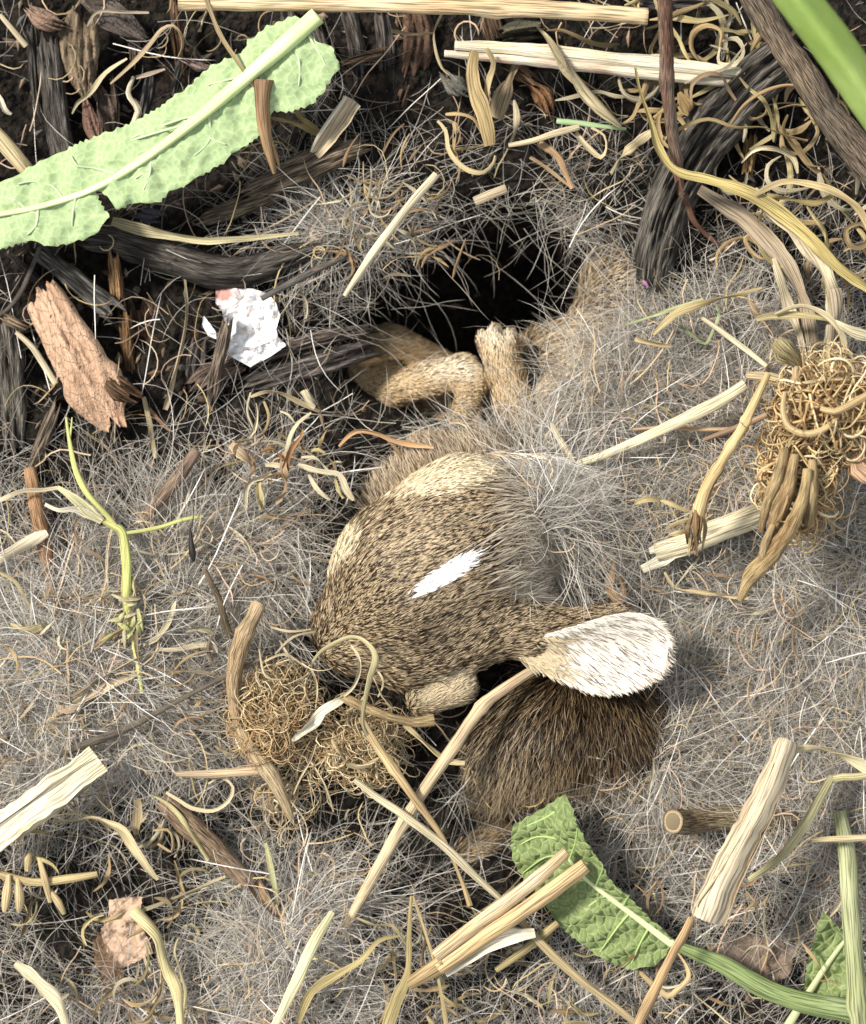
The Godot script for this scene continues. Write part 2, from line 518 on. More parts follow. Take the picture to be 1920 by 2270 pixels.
func bare(x: float, y: float) -> float:      # where the burrow is open to the sky
	var a := 1.0 - soft(0.75, 1.12, sqrt(pow((x - 1010.0 + (y - 800.0) * 0.3) / 275.0, 2) + pow((y - 805.0) / 140.0, 2)))
	var b := 0.9 * (1.0 - soft(0.55, 1.15, sqrt(pow((x - 1095.0 - 40.0 * noise.get_noise_2d(y * 3.0, 40.0)) / 310.0, 2) + pow((y - 645.0 + 60.0 * noise.get_noise_2d(x * 1.6, 90.0)) / 165.0, 2))))
	b = maxf(b, 0.85 * (1.0 - soft(0.6, 1.2, sqrt(pow((x - 1190.0) / 190.0, 2) + pow((y - 1790.0) / 55.0, 2)))))
	b = maxf(b, 0.85 * (1.0 - soft(0.6, 1.2, sqrt(pow((x - 1070.0) / 110.0, 2) + pow((y - 1530.0) / 60.0, 2)))))
	var c := 0.9 * (1.0 - soft(0.7, 1.2, sqrt(pow((x - 960.0) / 110.0, 2) + pow((y - 1830.0) / 70.0, 2))))
	return maxf(maxf(a, b), c)

# strands lie in loose layers; each is a narrow ribbon that curls in its own way
func fur_mesh(called: String, label: String, count: int, seg: int, len_lo: float, len_hi: float, wid: float, curl: float, style: String, sd: int) -> void:
	rng.seed = sd
	var v := PackedVector3Array(); var c := PackedColorArray(); var idx := PackedInt32Array()
	var per := seg * 2 + 1
	v.resize(count * per); c.resize(count * per); idx.resize(count * (seg * 6 - 3))
	var vi := 0; var ii := 0; var made := 0
	while made < count:
		var x := rng.randf_range(-260, 2180); var y := rng.randf_range(-260, 2530)
		var d := field(fur_d, x, y)
		if style == "fine" and rng.randf() * 1.15 > d: continue
		if style == "guard" and rng.randf() > d + 0.12: continue
		if style == "tan" and rng.randf() > d * 0.7 + 0.10: continue
		if rng.randf() < bare(x, y): continue
		var top := field(fur_h, x, y)
		var white := field(fur_w, x, y)
		var length := rng.randf_range(len_lo, len_hi)
		var step := length / seg
		var ang := noise.get_noise_2d(x * 0.42, y * 0.42 + 900) * 7.5 + rng.randfn() * 0.42
		if rng.randf() < 0.2: ang = rng.randf() * TAU
		if rng.randf() < 0.93 * bare(x + cos(ang) * length * 0.6, y + sin(ang) * length * 0.6): continue
		var bend := rng.randfn() * curl
		var wave := rng.randf() * curl * 1.2
		var ph := rng.randf() * TAU
		var depth := pow(rng.randf(), 0.8)
		var inside := hole(x, y)
		var h := top + 12.0 - depth * (95.0 + inside * 130.0) if style == "fine" else top + rng.randf_range(0, 30)
		var slope := rng.randfn() * 0.16
		var hw := wid * rng.randf_range(0.6, 1.25) * 0.5
		var lum: float
		var col: Color
		if style == "guard":
			lum = rng.randf_range(0.55, 0.85)
			col = Color(lum, lum * 0.97, lum * 0.92)
			if rng.randf() < 0.06: col = Color(0.03, 0.025, 0.02)
		elif style == "tan":
			lum = rng.randf_range(0.25, 0.6)
			col = Color(lum, lum * rng.randf_range(0.68, 0.82), lum * rng.randf_range(0.36, 0.58))
		else:
			lum = rng.randf_range(0.17, 0.30 + 0.42 * white)      # the same grey to white mix all over the nest
			var warm := rng.randf() * (1.15 - white)
			col = Color(lum, lum * (0.955 - 0.10 * warm), lum * (0.89 - 0.24 * warm))
		var px := x; var py := y
		var tilt := rng.randfn() * 0.7
		var ct := cos(tilt); var st := sin(tilt)
		var first := vi
		for k in seg + 1:
			var a := ang + bend * k + wave * sin(k * 1.2 + ph) * 0.8
			var dx := cos(a); var dy := sin(a)
			var taper := hw if k < seg - 1 else hw * 0.8
			var f := S * (1.0 - h * S / EYE)
			var cx := (px - 960.0) * f; var cz := (py - 1135.0) * f
			if k < seg:
				var ox := -dy * taper * ct * S; var oz := dx * taper * ct * S; var oy := taper * st * S
				v[vi] = Vector3(cx - ox, h * S - oy, cz - oz); v[vi + 1] = Vector3(cx + ox, h * S + oy, cz + oz)
				c[vi] = col; c[vi + 1] = col
				if k > 0:
					idx[ii] = vi - 2; idx[ii + 1] = vi - 1; idx[ii + 2] = vi + 1
					idx[ii + 3] = vi - 2; idx[ii + 4] = vi + 1; idx[ii + 5] = vi
					ii += 6
				vi += 2
			else:
				v[vi] = Vector3(cx, h * S, cz); c[vi] = col
				idx[ii] = vi - 2; idx[ii + 1] = vi - 1; idx[ii + 2] = vi
				ii += 3
				vi += 1
			px += dx * step; py += dy * step
			h += slope * step + sin(k * 1.3 + ph) * step * 0.22
			if h > top + 40.0: slope = -absf(slope)
		made += 1
	var arr := []
	arr.resize(Mesh.ARRAY_MAX)
	arr[Mesh.ARRAY_VERTEX] = v; arr[Mesh.ARRAY_COLOR] = c; arr[Mesh.ARRAY_INDEX] = idx
	var me := ArrayMesh.new()
	me.add_surface_from_arrays(Mesh.PRIMITIVE_TRIANGLES, arr)
	me.surface_set_material(0, mats.hair)
	var o := MeshInstance3D.new()
	o.name = called
	o.mesh = me
	add_child(o)
	tag(o, label, "fur")
	o.set_meta("kind", "stuff")

# ---------- rabbits ----------
# A body is a smooth union of tapered capsules [x, y, h, r, x, y, h, r] meshed as surface nets.
func body_shape(caps: Array, cell: float, blend: float, tint: Callable, grooves := []) -> Shape:
	var lo := Vector3(1e9, 1e9, 1e9); var hi := -lo
	for q in caps:
		for e in [0, 4]:
			var r: float = q[e + 3] + cell * 2.0
			lo = lo.min(Vector3(q[e] - r, q[e + 2] - r, q[e + 1] - r)); hi = hi.max(Vector3(q[e] + r, q[e + 2] + r, q[e + 1] + r))
	var nx := int((hi.x - lo.x) / cell) + 2; var ny := int((hi.y - lo.y) / cell) + 2; var nz := int((hi.z - lo.z) / cell) + 2
	var f := PackedFloat32Array()
	f.resize(nx * ny * nz)
	f.fill(1e3)
	for q in caps:
		var a := Vector3(q[0], q[2], q[1]); var b := Vector3(q[4], q[6], q[5])
		var ra: float = q[3]; var rb: float = q[7]
		var ab := b - a
		var l2 := maxf(ab.length_squared(), 1e-6)
		var soft_join: float = q[8] if q.size() > 8 else blend
		var pad := maxf(ra, rb) + soft_join * 1.5 + cell * 2
		var bl := a.min(b) - Vector3.ONE * pad - lo; var bh := a.max(b) + Vector3.ONE * pad - lo
		for z in range(maxi(0, int(bl.z / cell)), mini(nz, int(bh.z / cell) + 2)):
			for y in range(maxi(0, int(bl.y / cell)), mini(ny, int(bh.y / cell) + 2)):
				for x in range(maxi(0, int(bl.x / cell)), mini(nx, int(bh.x / cell) + 2)):
					var p := lo + Vector3(x, y, z) * cell
					var t := clampf((p - a).dot(ab) / l2, 0, 1)
					var d := (p - a - ab * t).length() - lerpf(ra, rb, t)
					var k := (z * ny + y) * nx + x
					var g := f[k]
					var h := maxf(soft_join - absf(g - d), 0.0) / soft_join
					f[k] = minf(g, d) - h * h * soft_join * 0.25
	for q in grooves:
		var a := Vector3(q[0], q[2], q[1]); var b := Vector3(q[4], q[6], q[5])
		var ab := b - a
		for z in nz:
			for y in ny:
				for x in nx:
					var k := (z * ny + y) * nx + x
					if absf(f[k]) > 60.0: continue
					var p := lo + Vector3(x, y, z) * cell
					var t := clampf((p - a).dot(ab) / ab.length_squared(), 0, 1)
					f[k] = maxf(f[k], lerpf(q[3], q[7], t) - (p - a - ab * t).length())
	var s := Shape.new()
	var at := {}
	var steps := [0, 1, nx, nx + 1, nx * ny, nx * ny + 1, nx * ny + nx, nx * ny + nx + 1]
	var cr := [Vector3(0, 0, 0), Vector3(1, 0, 0), Vector3(0, 1, 0), Vector3(1, 1, 0), Vector3(0, 0, 1), Vector3(1, 0, 1), Vector3(0, 1, 1), Vector3(1, 1, 1)]
	var edges := [[0, 1], [2, 3], [4, 5], [6, 7], [0, 2], [1, 3], [4, 6], [5, 7], [0, 4], [1, 5], [2, 6], [3, 7]]
	for z in nz - 1:
		for y in ny - 1:
			for x in nx - 1:
				var k := (z * ny + y) * nx + x
				if absf(f[k]) > cell * 2.5: continue
				var sum := Vector3.ZERO
				var n := 0
				for e in edges:
					var da := f[k + steps[e[0]]]; var db := f[k + steps[e[1]]]
					if (da < 0) != (db < 0):
						sum += (cr[e[0]] as Vector3).lerp(cr[e[1]], da / (da - db))
						n += 1
				if n:
					var p := lo + (Vector3(x, y, z) + sum / n) * cell
					at[k] = s.vert(p, Vector2(p.x, p.z) * 0.01, tint.call(p))
	for k in at:
		for ax in 3:
			var d: int = [1, nx, nx * ny][ax]
			var u: int = [nx, nx * ny, 1][ax]
			var w: int = [nx * ny, 1, nx][ax]
			if (f[k] < 0) == (f[k + d] < 0): continue
			if not (at.has(k - u) and at.has(k - w) and at.has(k - u - w)): continue
			if f[k] < 0: s.quad(at[k], at[k - w], at[k - u - w], at[k - u])
			else: s.quad(at[k], at[k - u], at[k - u - w], at[k - w])
	return s

# hairs on a shape (in grains, before it is committed). flow(p) -> direction; look(p, n) -> [length, width, lift, root colour, middle colour, tip colour] or null
func coat(s: Shape, density: float, flow: Callable, look: Callable, sd: int, seg := 3, into: Shape = null) -> Shape:
	rng.seed = sd
	var out := into if into else Shape.new()
	var nrm := s.normals()
	for k in range(0, s.i.size(), 3):
		var ia := s.i[k]; var ib := s.i[k + 1]; var ic := s.i[k + 2]
		var a := s.v[ia]; var b := s.v[ib]; var c := s.v[ic]
		var m := (b - a).cross(c - a).length() * 0.5 * density
		var cnt := int(m) + (1 if rng.randf() < m - int(m) else 0)
		for q in cnt:
			var u := rng.randf(); var w := rng.randf()
			if u + w > 1.0: u = 1.0 - u; w = 1.0 - w
			var p := a + (b - a) * u + (c - a) * w
			var n := (nrm[ia] * (1.0 - u - w) + nrm[ib] * u + nrm[ic] * w).normalized()
			var lk = look.call(p, n)
			if lk == null: continue
			var d: Vector3 = flow.call(p)
			d += Vector3(rng.randfn(), rng.randfn() * 0.6, rng.randfn()) * 0.13
			d = (d - n * d.dot(n))
			if d.length() < 0.01: continue
			d = d.normalized()
			var lift: float = lk[2] * rng.randf_range(0.6, 1.4)
			var length: float = lk[0] * rng.randf_range(0.65, 1.3)
			var hw: float = lk[1] * 0.5 * rng.randf_range(0.7, 1.3)
			var side := d.cross(n).normalized()
			side = (side + n * rng.randfn() * 0.35).normalized()
			var first := out.v.size()
			var cur := p + n * 1.0
			var wob := side * rng.randfn() * 0.08
			for e in seg + 1:
				var t := float(e) / seg
				var col: Color = (lk[3] as Color).lerp(lk[4], minf(1.0, t * 2.0)) if t < 0.5 else (lk[4] as Color).lerp(lk[5], (t - 0.5) * 2.0)
				if e < seg:
					var ww := hw * (1.0 - 0.45 * t)
					out.v.append(cur - side * ww); out.v.append(cur + side * ww)
					out.c.append(col); out.c.append(col)
				else:
					out.v.append(cur); out.c.append(col)
				cur += (d + n * lift * (1.0 - 0.75 * t) + wob * e).normalized() * (length / seg)
			for e in seg - 1:
				var b0 := first + e * 2
				out.quad(b0, b0 + 1, b0 + 3, b0 + 2)
			out.tri(first + seg * 2 - 2, first + seg * 2 - 1, first + seg * 2)
	return out

func add_coat(hair: Shape, parent: Node3D, label := "") -> void:
	var o := commit("coat", hair, mats.coat, parent, true)
	o.set_meta("kind", "stuff")
	if label != "": o.set_meta("label", label)

# a hollow ear: a cupped sheet between two edges, added to the body's own mesh
func ear_shape(s: Shape, upper: Array, lower: Array, cup: float, thick: float, tint_in: Color, tint_out: Color) -> void:
	var a := spline(upper, 1e6); var b := spline(lower, 1e6)
	var nu := 26; var nv := 13
	var start := s.v.size()
	for face in 2:
		for i in nu + 1:
			var t := float(i) / nu
			var p := sample(a, t); var q := sample(b, t)
			for j in nv + 1:
				var x := float(j) / nv
				var m := p.lerp(q, x)
				m.y -= cup * sin(PI * x) * sin(PI * (0.12 + 0.8 * t)) + (thick if face else 0.0) * (0.25 + sin(PI * x))
				s.vert(m, Vector2(t, x), tint_out if face else tint_in)
	var row := nv + 1
	var back := (nu + 1) * row
	for i in nu:
		for j in nv:
			var k := start + i * row + j
			s.quad(k, k + row, k + row + 1, k + 1)
			s.quad(k + back, k + back + 1, k + back + row + 1, k + back + row)
		var k0 := start + i * row
		s.quad(k0, k0 + back, k0 + back + row, k0 + row)
		s.quad(k0 + nv, k0 + row + nv, k0 + back + row + nv, k0 + back + nv)
	for j in nv:
		var k1 := start + nu * row + j
		s.quad(k1, k1 + back, k1 + back + 1, k1 + 1)

func sample(p: PackedVector3Array, t: float) -> Vector3:
	var f := t * (p.size() - 1)
	var k := mini(int(f), p.size() - 2)
	return p[k].lerp(p[k + 1], f - k)

func inside_ellipse(p: Vector3, cx: float, cy: float, rx: float, ry: float, deg: float) -> float:
	var d := Vector2(p.x - cx, p.z - cy).rotated(-deg_to_rad(deg))
	return sqrt(pow(d.x / rx, 2) + pow(d.y / ry, 2))

func tuft_noise(p: Vector3) -> float:
	return noise.get_noise_2d(p.x * 4.0, p.z * 4.0)

func make_main_rabbit() -> void:
	var root := thing("baby_rabbit", "baby rabbit asleep, speckled tan head with white forehead blaze and pale upturned ear", "rabbit", P(960, 1300, -40))
	var skin := func(p: Vector3) -> Color: return Color(0.075, 0.048, 0.028)
	var s := body_shape([
		[1010, 1225, 85, 172, 890, 1300, 85, 155],
		[890, 1320, 80, 135, 768, 1392, 40, 74],
		[880, 1225, 60, 105, 1030, 1120, 80, 108],
		[985, 1430, 60, 88, 1060, 1385, 70, 90],
		[900, 1450, 45, 80, 800, 1420, 35, 66],
		[1075, 1195, 60, 130, 1230, 1190, -85, 118],
		[1110, 1330, 70, 80, 1185, 1420, 85, 40],
		[1180, 1392, 105, 36, 1370, 1352, 85, 16],
		[930, 1556, 62, 27, 1014, 1524, 68, 37, 12.0],
	], 11.0, 72.0, skin, [[905, 1530, 98, 6, 1020, 1478, 118, 10]])
	var nose := Vector3(620, 0, 1500); var nape := Vector3(1120, 0, 1222)
	var flow := func(p: Vector3) -> Vector3:
		var q := Vector3(p.x, 0, p.z)
		var a := q - nose; var b := nape - q
		var face := (a.normalized() * 0.8 + b / maxf(b.length(), 60.0) * soft(40, 260, b.length()) * 1.1).normalized()
		var off := Vector3(0.9, 0, -0.15) if p.z > 1290 else Vector3(0.9, 0, 0.1)
		if p.z < 1320.0: off += Vector3(rng.randfn(), 0, rng.randfn()) * 0.7 * soft(1080, 1180, p.x)
		return face.lerp(off, soft(1040, 1180, p.x))
	var look := func(p: Vector3, n: Vector3):
		if n.y < -0.35 or p.y < -20.0: return null
		var blaze := inside_ellipse(p, 975, 1279, 80, 17, -31)
		if blaze < 1.0 + 0.15 * rng.randfn():
			return [30.0, 3.6, 0.18, Color(0.70, 0.69, 0.66), Color(0.82, 0.82, 0.80), Color(0.86, 0.86, 0.85)]
		var cream := maxf(1.0 - inside_ellipse(p, 735, 1236, 85, 40, -55), 1.0 - inside_ellipse(p, 985, 1038, 190, 62, -18))  # pale eye ring and hair tips, with the lit rim of the head painted in
		var lid := 1.0 - inside_ellipse(p, 978, 1542, 85, 40, -22)
		var r := rng.randf()
		if lid > 0.0 + 0.1 * rng.randfn():
			return [24.0, 3.2, 0.25, Color(0.16, 0.11, 0.06), Color(0.44, 0.35, 0.22), Color(0.60, 0.51, 0.36)]
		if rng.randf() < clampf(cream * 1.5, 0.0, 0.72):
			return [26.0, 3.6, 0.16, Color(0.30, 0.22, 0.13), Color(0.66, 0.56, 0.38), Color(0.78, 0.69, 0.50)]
		if p.x + 45.0 * rng.randfn() + 60.0 * tuft_noise(p) > 1150 and p.z < 1330:        # the neck, loose and grey-brown
			if r < 0.4: return [56.0, 3.0, 0.22, Color(0.14, 0.11, 0.08), Color(0.30, 0.24, 0.17), Color(0.16, 0.12, 0.09)]
			return [62.0, 2.8, 0.25, Color(0.2, 0.17, 0.13), Color(0.40, 0.35, 0.28), Color(0.52, 0.46, 0.38)]
		var dark := 0.5 + 0.25 * tuft_noise(p)
		if inside_ellipse(p, 1085, 1225, 60, 40, 0) < 1.0: dark = 0.75
		if r < dark: return [25.0, 2.7, 0.12, Color(0.05, 0.032, 0.018), Color(0.035, 0.022, 0.013), Color(0.018, 0.012, 0.008)]
		var f := rng.randf_range(0.75, 1.25)
		return [25.0, 2.8, 0.13, shade(Color(0.14, 0.095, 0.055), f), shade(Color(0.46, 0.36, 0.235), f), shade(Color(0.37, 0.28, 0.175), f)]
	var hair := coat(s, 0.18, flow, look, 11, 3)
	# the upturned ear, pale inside
	var e := Shape.new()
	ear_shape(e, [1135, 1425, 118, 1242, 1398, 165, 1313, 1374, 182, 1390, 1357, 190, 1443, 1368, 188, 1474, 1398, 182, 1484, 1434, 178],
		[1150, 1458, 118, 1211, 1490, 150, 1262, 1513, 160, 1313, 1530, 165, 1385, 1524, 168, 1440, 1500, 172, 1474, 1474, 176, 1484, 1437, 178], 30, 12, Color(0.74, 0.66, 0.62), Color(0.14, 0.10, 0.07))
	var ear_flow := func(p: Vector3) -> Vector3: return Vector3(0.8, 0.1, 0.62 if p.z > 1420 else 0.35)
	var ear_look := func(p: Vector3, n: Vector3):
		if n.y < -0.1:
			return [24.0, 2.6, 0.2, Color(0.3, 0.24, 0.18), Color(0.46, 0.39, 0.3), Color(0.56, 0.5, 0.41)]
		if p.x < 1215.0 + 26.0 * rng.randfn():
			return [34.0, 3.2, 0.2, Color(0.2, 0.15, 0.09), Color(0.42, 0.34, 0.22), Color(0.52, 0.45, 0.32)]
		if rng.randf() < 0.055: return [30.0, 1.6, 0.2, Color(0.22, 0.19, 0.17), Color(0.13, 0.1, 0.09), Color(0.08, 0.06, 0.05)]
		var pink := inside_ellipse(p, 1300, 1412, 110, 26, -14)
		if pink < 1.0 and rng.randf() < 0.55: return null
		var f := rng.randf_range(0.85, 1.05)
		return [24.0, 2.2, 0.08, shade(Color(0.62, 0.57, 0.53), f), shade(Color(0.72, 0.68, 0.61), f), shade(Color(0.76, 0.71, 0.62), f)]
	coat(e, 0.15, ear_flow, ear_look, 12, 3, hair)
	# the other ear lies back on the fur, edge up
	var e2 := Shape.new()
	ear_shape(e2, [1080, 1004, 110, 1160, 1004, 118, 1240, 1010, 112, 1310, 1044, 82, 1345, 1072, 56], [1080, 1044, 90, 1150, 1050, 88, 1215, 1064, 78, 1290, 1080, 60, 1345, 1074, 54], 14, 10, Color(0.5, 0.42, 0.38), Color(0.3, 0.24, 0.18))
	var ear2_look := func(p: Vector3, n: Vector3):
		var f := rng.randf_range(0.8, 1.1)
		if p.x < 1150.0 + 30.0 * rng.randfn(): return [30.0, 3.2, 0.2, Color(0.25, 0.2, 0.13), Color(0.5, 0.42, 0.29), Color(0.58, 0.5, 0.36)]
		return [50.0, 1.9, 0.55, shade(Color(0.62, 0.58, 0.52), f), shade(Color(0.78, 0.75, 0.70), f), shade(Color(0.82, 0.80, 0.75), f)]
	coat(e2, 0.12, func(_p: Vector3) -> Vector3: return Vector3(0.9, 0.0, 0.3), ear2_look, 13, 3, hair)
	for q in [e, e2]:
		var b := s.v.size()
		s.v.append_array(q.v); s.uv.append_array(q.uv); s.c.append_array(q.c)
		for k in q.i: s.i.append(b + k)
	var body := commit("body", s, mats.skin, root)
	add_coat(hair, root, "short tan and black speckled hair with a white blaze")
	# whiskers and stray hairs on the cheek would be lost among the nest fur; the closed eye is the slit under the brow
	var eye := Shape.new()
	tube_shape(eye, [910, 1528, 92, 962, 1508, 102, 1014, 1480, 108], [4, 7, 4], Color(0.012, 0.009, 0.008), {"m": "skin", "sides": 6})
	commit("closed_eye", eye, mats.skin, root)

func furry(called: String, label: String, caps: Array, cell: float, blend: float, skin: Color, density: float, flow: Callable, look: Callable, sd: int, note: String) -> void:
	var root := thing(called, label, "rabbit", P(caps[0][0], caps[0][1], caps[0][2] - caps[0][3]), "litter of baby rabbits")
	var s := body_shape(caps, cell, blend, func(_p: Vector3) -> Color: return skin)
	var hair := coat(s, density, flow, look, sd, 4)
	commit("body", s, mats.skin, root)
	add_coat(hair, root, note)

func make_litter() -> void:
	# the brown back under the ear
	furry("baby_rabbit", "baby rabbit's dark brown back with long spiky fur under the pale ear", [[1140, 1640, -70, 95, 1250, 1590, -40, 118], [1250, 1590, -45, 112, 1370, 1600, -55, 105], [1370, 1600, -55, 105, 1385, 1500, -95, 105]], 14.0, 40.0, Color(0.02, 0.014, 0.009), 0.10,
		func(p: Vector3) -> Vector3:
			var q := Vector3(p.x - 1300, 0, p.z - 1430).normalized()
			return (q * 0.7 + Vector3(-0.12, 0, 0.75)).normalized(),
		func(p: Vector3, n: Vector3):
			if n.y < -0.3: return null
			var low := soft(1620, 1720, p.z)
			var r := rng.randf()
			if r < 0.62: return [76.0, 2.6, 0.3, Color(0.02, 0.014, 0.010), Color(0.03, 0.019, 0.011), Color(0.02, 0.014, 0.01)]
			if p.x < 1200.0 + 60.0 * rng.randfn(): return [84.0 + 45.0 * low, 2.2, 0.34 + 0.2 * low, Color(0.06, 0.05, 0.038), Color(0.19, 0.145, 0.09), Color(0.33, 0.26, 0.17)]
			var f := rng.randf_range(0.7, 1.3)
			return [82.0 + 45.0 * low, 2.3, 0.34 + 0.2 * low, Color(0.03, 0.02, 0.013), shade(Color(0.075, 0.05, 0.028), f), shade(Color(0.17, 0.115, 0.06).lerp(Color(0.40, 0.32, 0.22), low), f)], 21, "long dark brown hair tipped with tan")
	# the back behind the head
	furry("baby_rabbit", "baby rabbit's grey brown back with raised fur just behind the sleeping head", [[905, 1130, -25, 78, 980, 1075, -10, 80], [980, 1075, -10, 80, 1100, 1055, -5, 80]], 15.0, 40.0, Color(0.05, 0.035, 0.022), 0.09,
		func(p: Vector3) -> Vector3: return Vector3(-0.45, 0.15, -0.85),
		func(p: Vector3, n: Vector3):
			if n.y < -0.3: return null
			var r := rng.randf()
			if r < 0.35: return [58.0, 2.3, 0.45, Color(0.12, 0.09, 0.06), Color(0.16, 0.12, 0.08), Color(0.12, 0.09, 0.06)]
			var f := rng.randf_range(0.7, 1.25)
			return [66.0, 2.3, 0.46, shade(Color(0.12, 0.09, 0.06), f), shade(Color(0.33, 0.25, 0.165), f), shade(Color(0.44, 0.36, 0.26), f)], 22, "grey brown hair standing up")
	# the one curled up deep in the burrow, two paws showing
	furry("baby_rabbit", "baby rabbit curled up in the burrow with two tan paws showing", [
		[780, 842, -250, 56, 872, 852, -205, 48], [872, 852, -205, 48, 958, 840, -160, 37], [958, 840, -160, 37, 1026, 824, -134, 36], [1026, 824, -134, 36, 1050, 852, -128, 36], [1050, 852, -128, 36, 1036, 890, -132, 27],
		[1205, 965, -80, 46, 1140, 892, -86, 41], [1140, 892, -86, 41, 1124, 832, -90, 37], [1124, 832, -90, 37, 1112, 796, -94, 36], [1112, 796, -94, 36, 1104, 776, -98, 30],
		[1086, 786, -92, 19, 1068, 750, -96, 15, 5.0], [1106, 780, -84, 20, 1098, 736, -90, 16, 5.0], [1128, 784, -88, 19, 1132, 746, -94, 15, 5.0],
		[1024, 898, -132, 14, 1008, 912, -134, 12], [1040, 902, -130, 14, 1034, 924, -134, 12],
		[860, 800, -360, 80, 1080, 940, -310, 100], [1205, 965, -95, 48, 1280, 960, -125, 105],
	], 8.0, 16.0, Color(0.32, 0.24, 0.15), 0.09,
		func(p: Vector3) -> Vector3:
			if p.x > 1060: return Vector3(-0.15, 0, -1)
			return Vector3(1, 0, -0.05),
		func(p: Vector3, n: Vector3):
			if n.y < -0.3: return null
			var f := rng.randf_range(0.8, 1.15)
			var pale := 0.8 - 0.8 * soft(0.2, 1.4, minf(inside_ellipse(p, 1005, 815, 90, 34, 0), inside_ellipse(p, 1100, 748, 70, 36, 10)) + 0.12 * rng.randfn())
			var rust := 1.0 - soft(0.5, 1.1, inside_ellipse(p, 850, 800, 100, 40, 0))
			var mid := Color(0.52, 0.385, 0.225).lerp(Color(0.68, 0.60, 0.46), pale).lerp(Color(0.34, 0.21, 0.10), rust * 0.6)
			if rng.randf() < 0.12: return [14.0, 2.0, 0.2, Color(0.1, 0.07, 0.04), Color(0.12, 0.08, 0.045), Color(0.08, 0.05, 0.03)]
			return [14.0, 2.4, 0.2, shade(mid, 0.5 * f), shade(mid, f), shade(mid, 1.12 * f)], 23, "short soft tan hair, paler on the toes")
	# flank of another one at the right of the hole
	furry("baby_rabbit", "baby rabbit's pale tan flank at the burrow mouth half under grey fluff", [[1270, 900, -110, 90, 1330, 850, -90, 100]], 14.0, 30.0, Color(0.22, 0.16, 0.10), 0.04,
		func(p: Vector3) -> Vector3: return Vector3(-0.5, 0, 0.6),
		func(p: Vector3, n: Vector3):
			if n.y < -0.3: return null
			var f := rng.randf_range(0.75, 1.2)
			return [30.0, 3.4, 0.2, shade(Color(0.28, 0.2, 0.12), f), shade(Color(0.52, 0.40, 0.26), f), shade(Color(0.62, 0.52, 0.38), f)], 24, "pale tan hair")
	furry("baby_rabbit", "baby rabbit's dark streaked side deep inside the burrow behind the raised paw", [[1215, 800, -230, 70, 1330, 760, -230, 80], [1330, 760, -230, 80, 1390, 620, -190, 95]], 14.0, 30.0, Color(0.14, 0.10, 0.06), 0.045,
		func(p: Vector3) -> Vector3: return Vector3(1, 0, -0.25),
		func(p: Vector3, n: Vector3):
			if n.y < -0.3: return null
			var f := rng.randf_range(0.6, 1.3)
			if rng.randf() < 0.3: return [44.0, 3.4, 0.2, Color(0.10, 0.07, 0.04), Color(0.13, 0.09, 0.055), Color(0.09, 0.06, 0.035)]
			return [46.0, 3.4, 0.2, shade(Color(0.20, 0.14, 0.08), f), shade(Color(0.42, 0.32, 0.2), f), shade(Color(0.48, 0.38, 0.25), f)], 25, "brown streaked hair")
	furry("baby_rabbit", "small tan furry part of a baby rabbit in the dark gap beside the leaf", [[1035, 1895, -115, 34, 1085, 1862, -100, 30], [1085, 1862, -100, 30, 1130, 1850, -140, 44]], 10.0, 20.0, Color(0.14, 0.09, 0.05), 0.05,
		func(p: Vector3) -> Vector3: return Vector3(0.9, 0, -0.4),
		func(p: Vector3, n: Vector3):
			if n.y < -0.3: return null
			var f := rng.randf_range(0.7, 1.2)
			if rng.randf() < 0.25: return [22.0, 3.0, 0.2, Color(0.10, 0.07, 0.04), Color(0.13, 0.09, 0.055), Color(0.09, 0.06, 0.035)]
			return [24.0, 3.0, 0.2, shade(Color(0.2, 0.14, 0.08), f), shade(Color(0.42, 0.31, 0.18), f), shade(Color(0.5, 0.39, 0.25), f)], 26, "short tan hair")

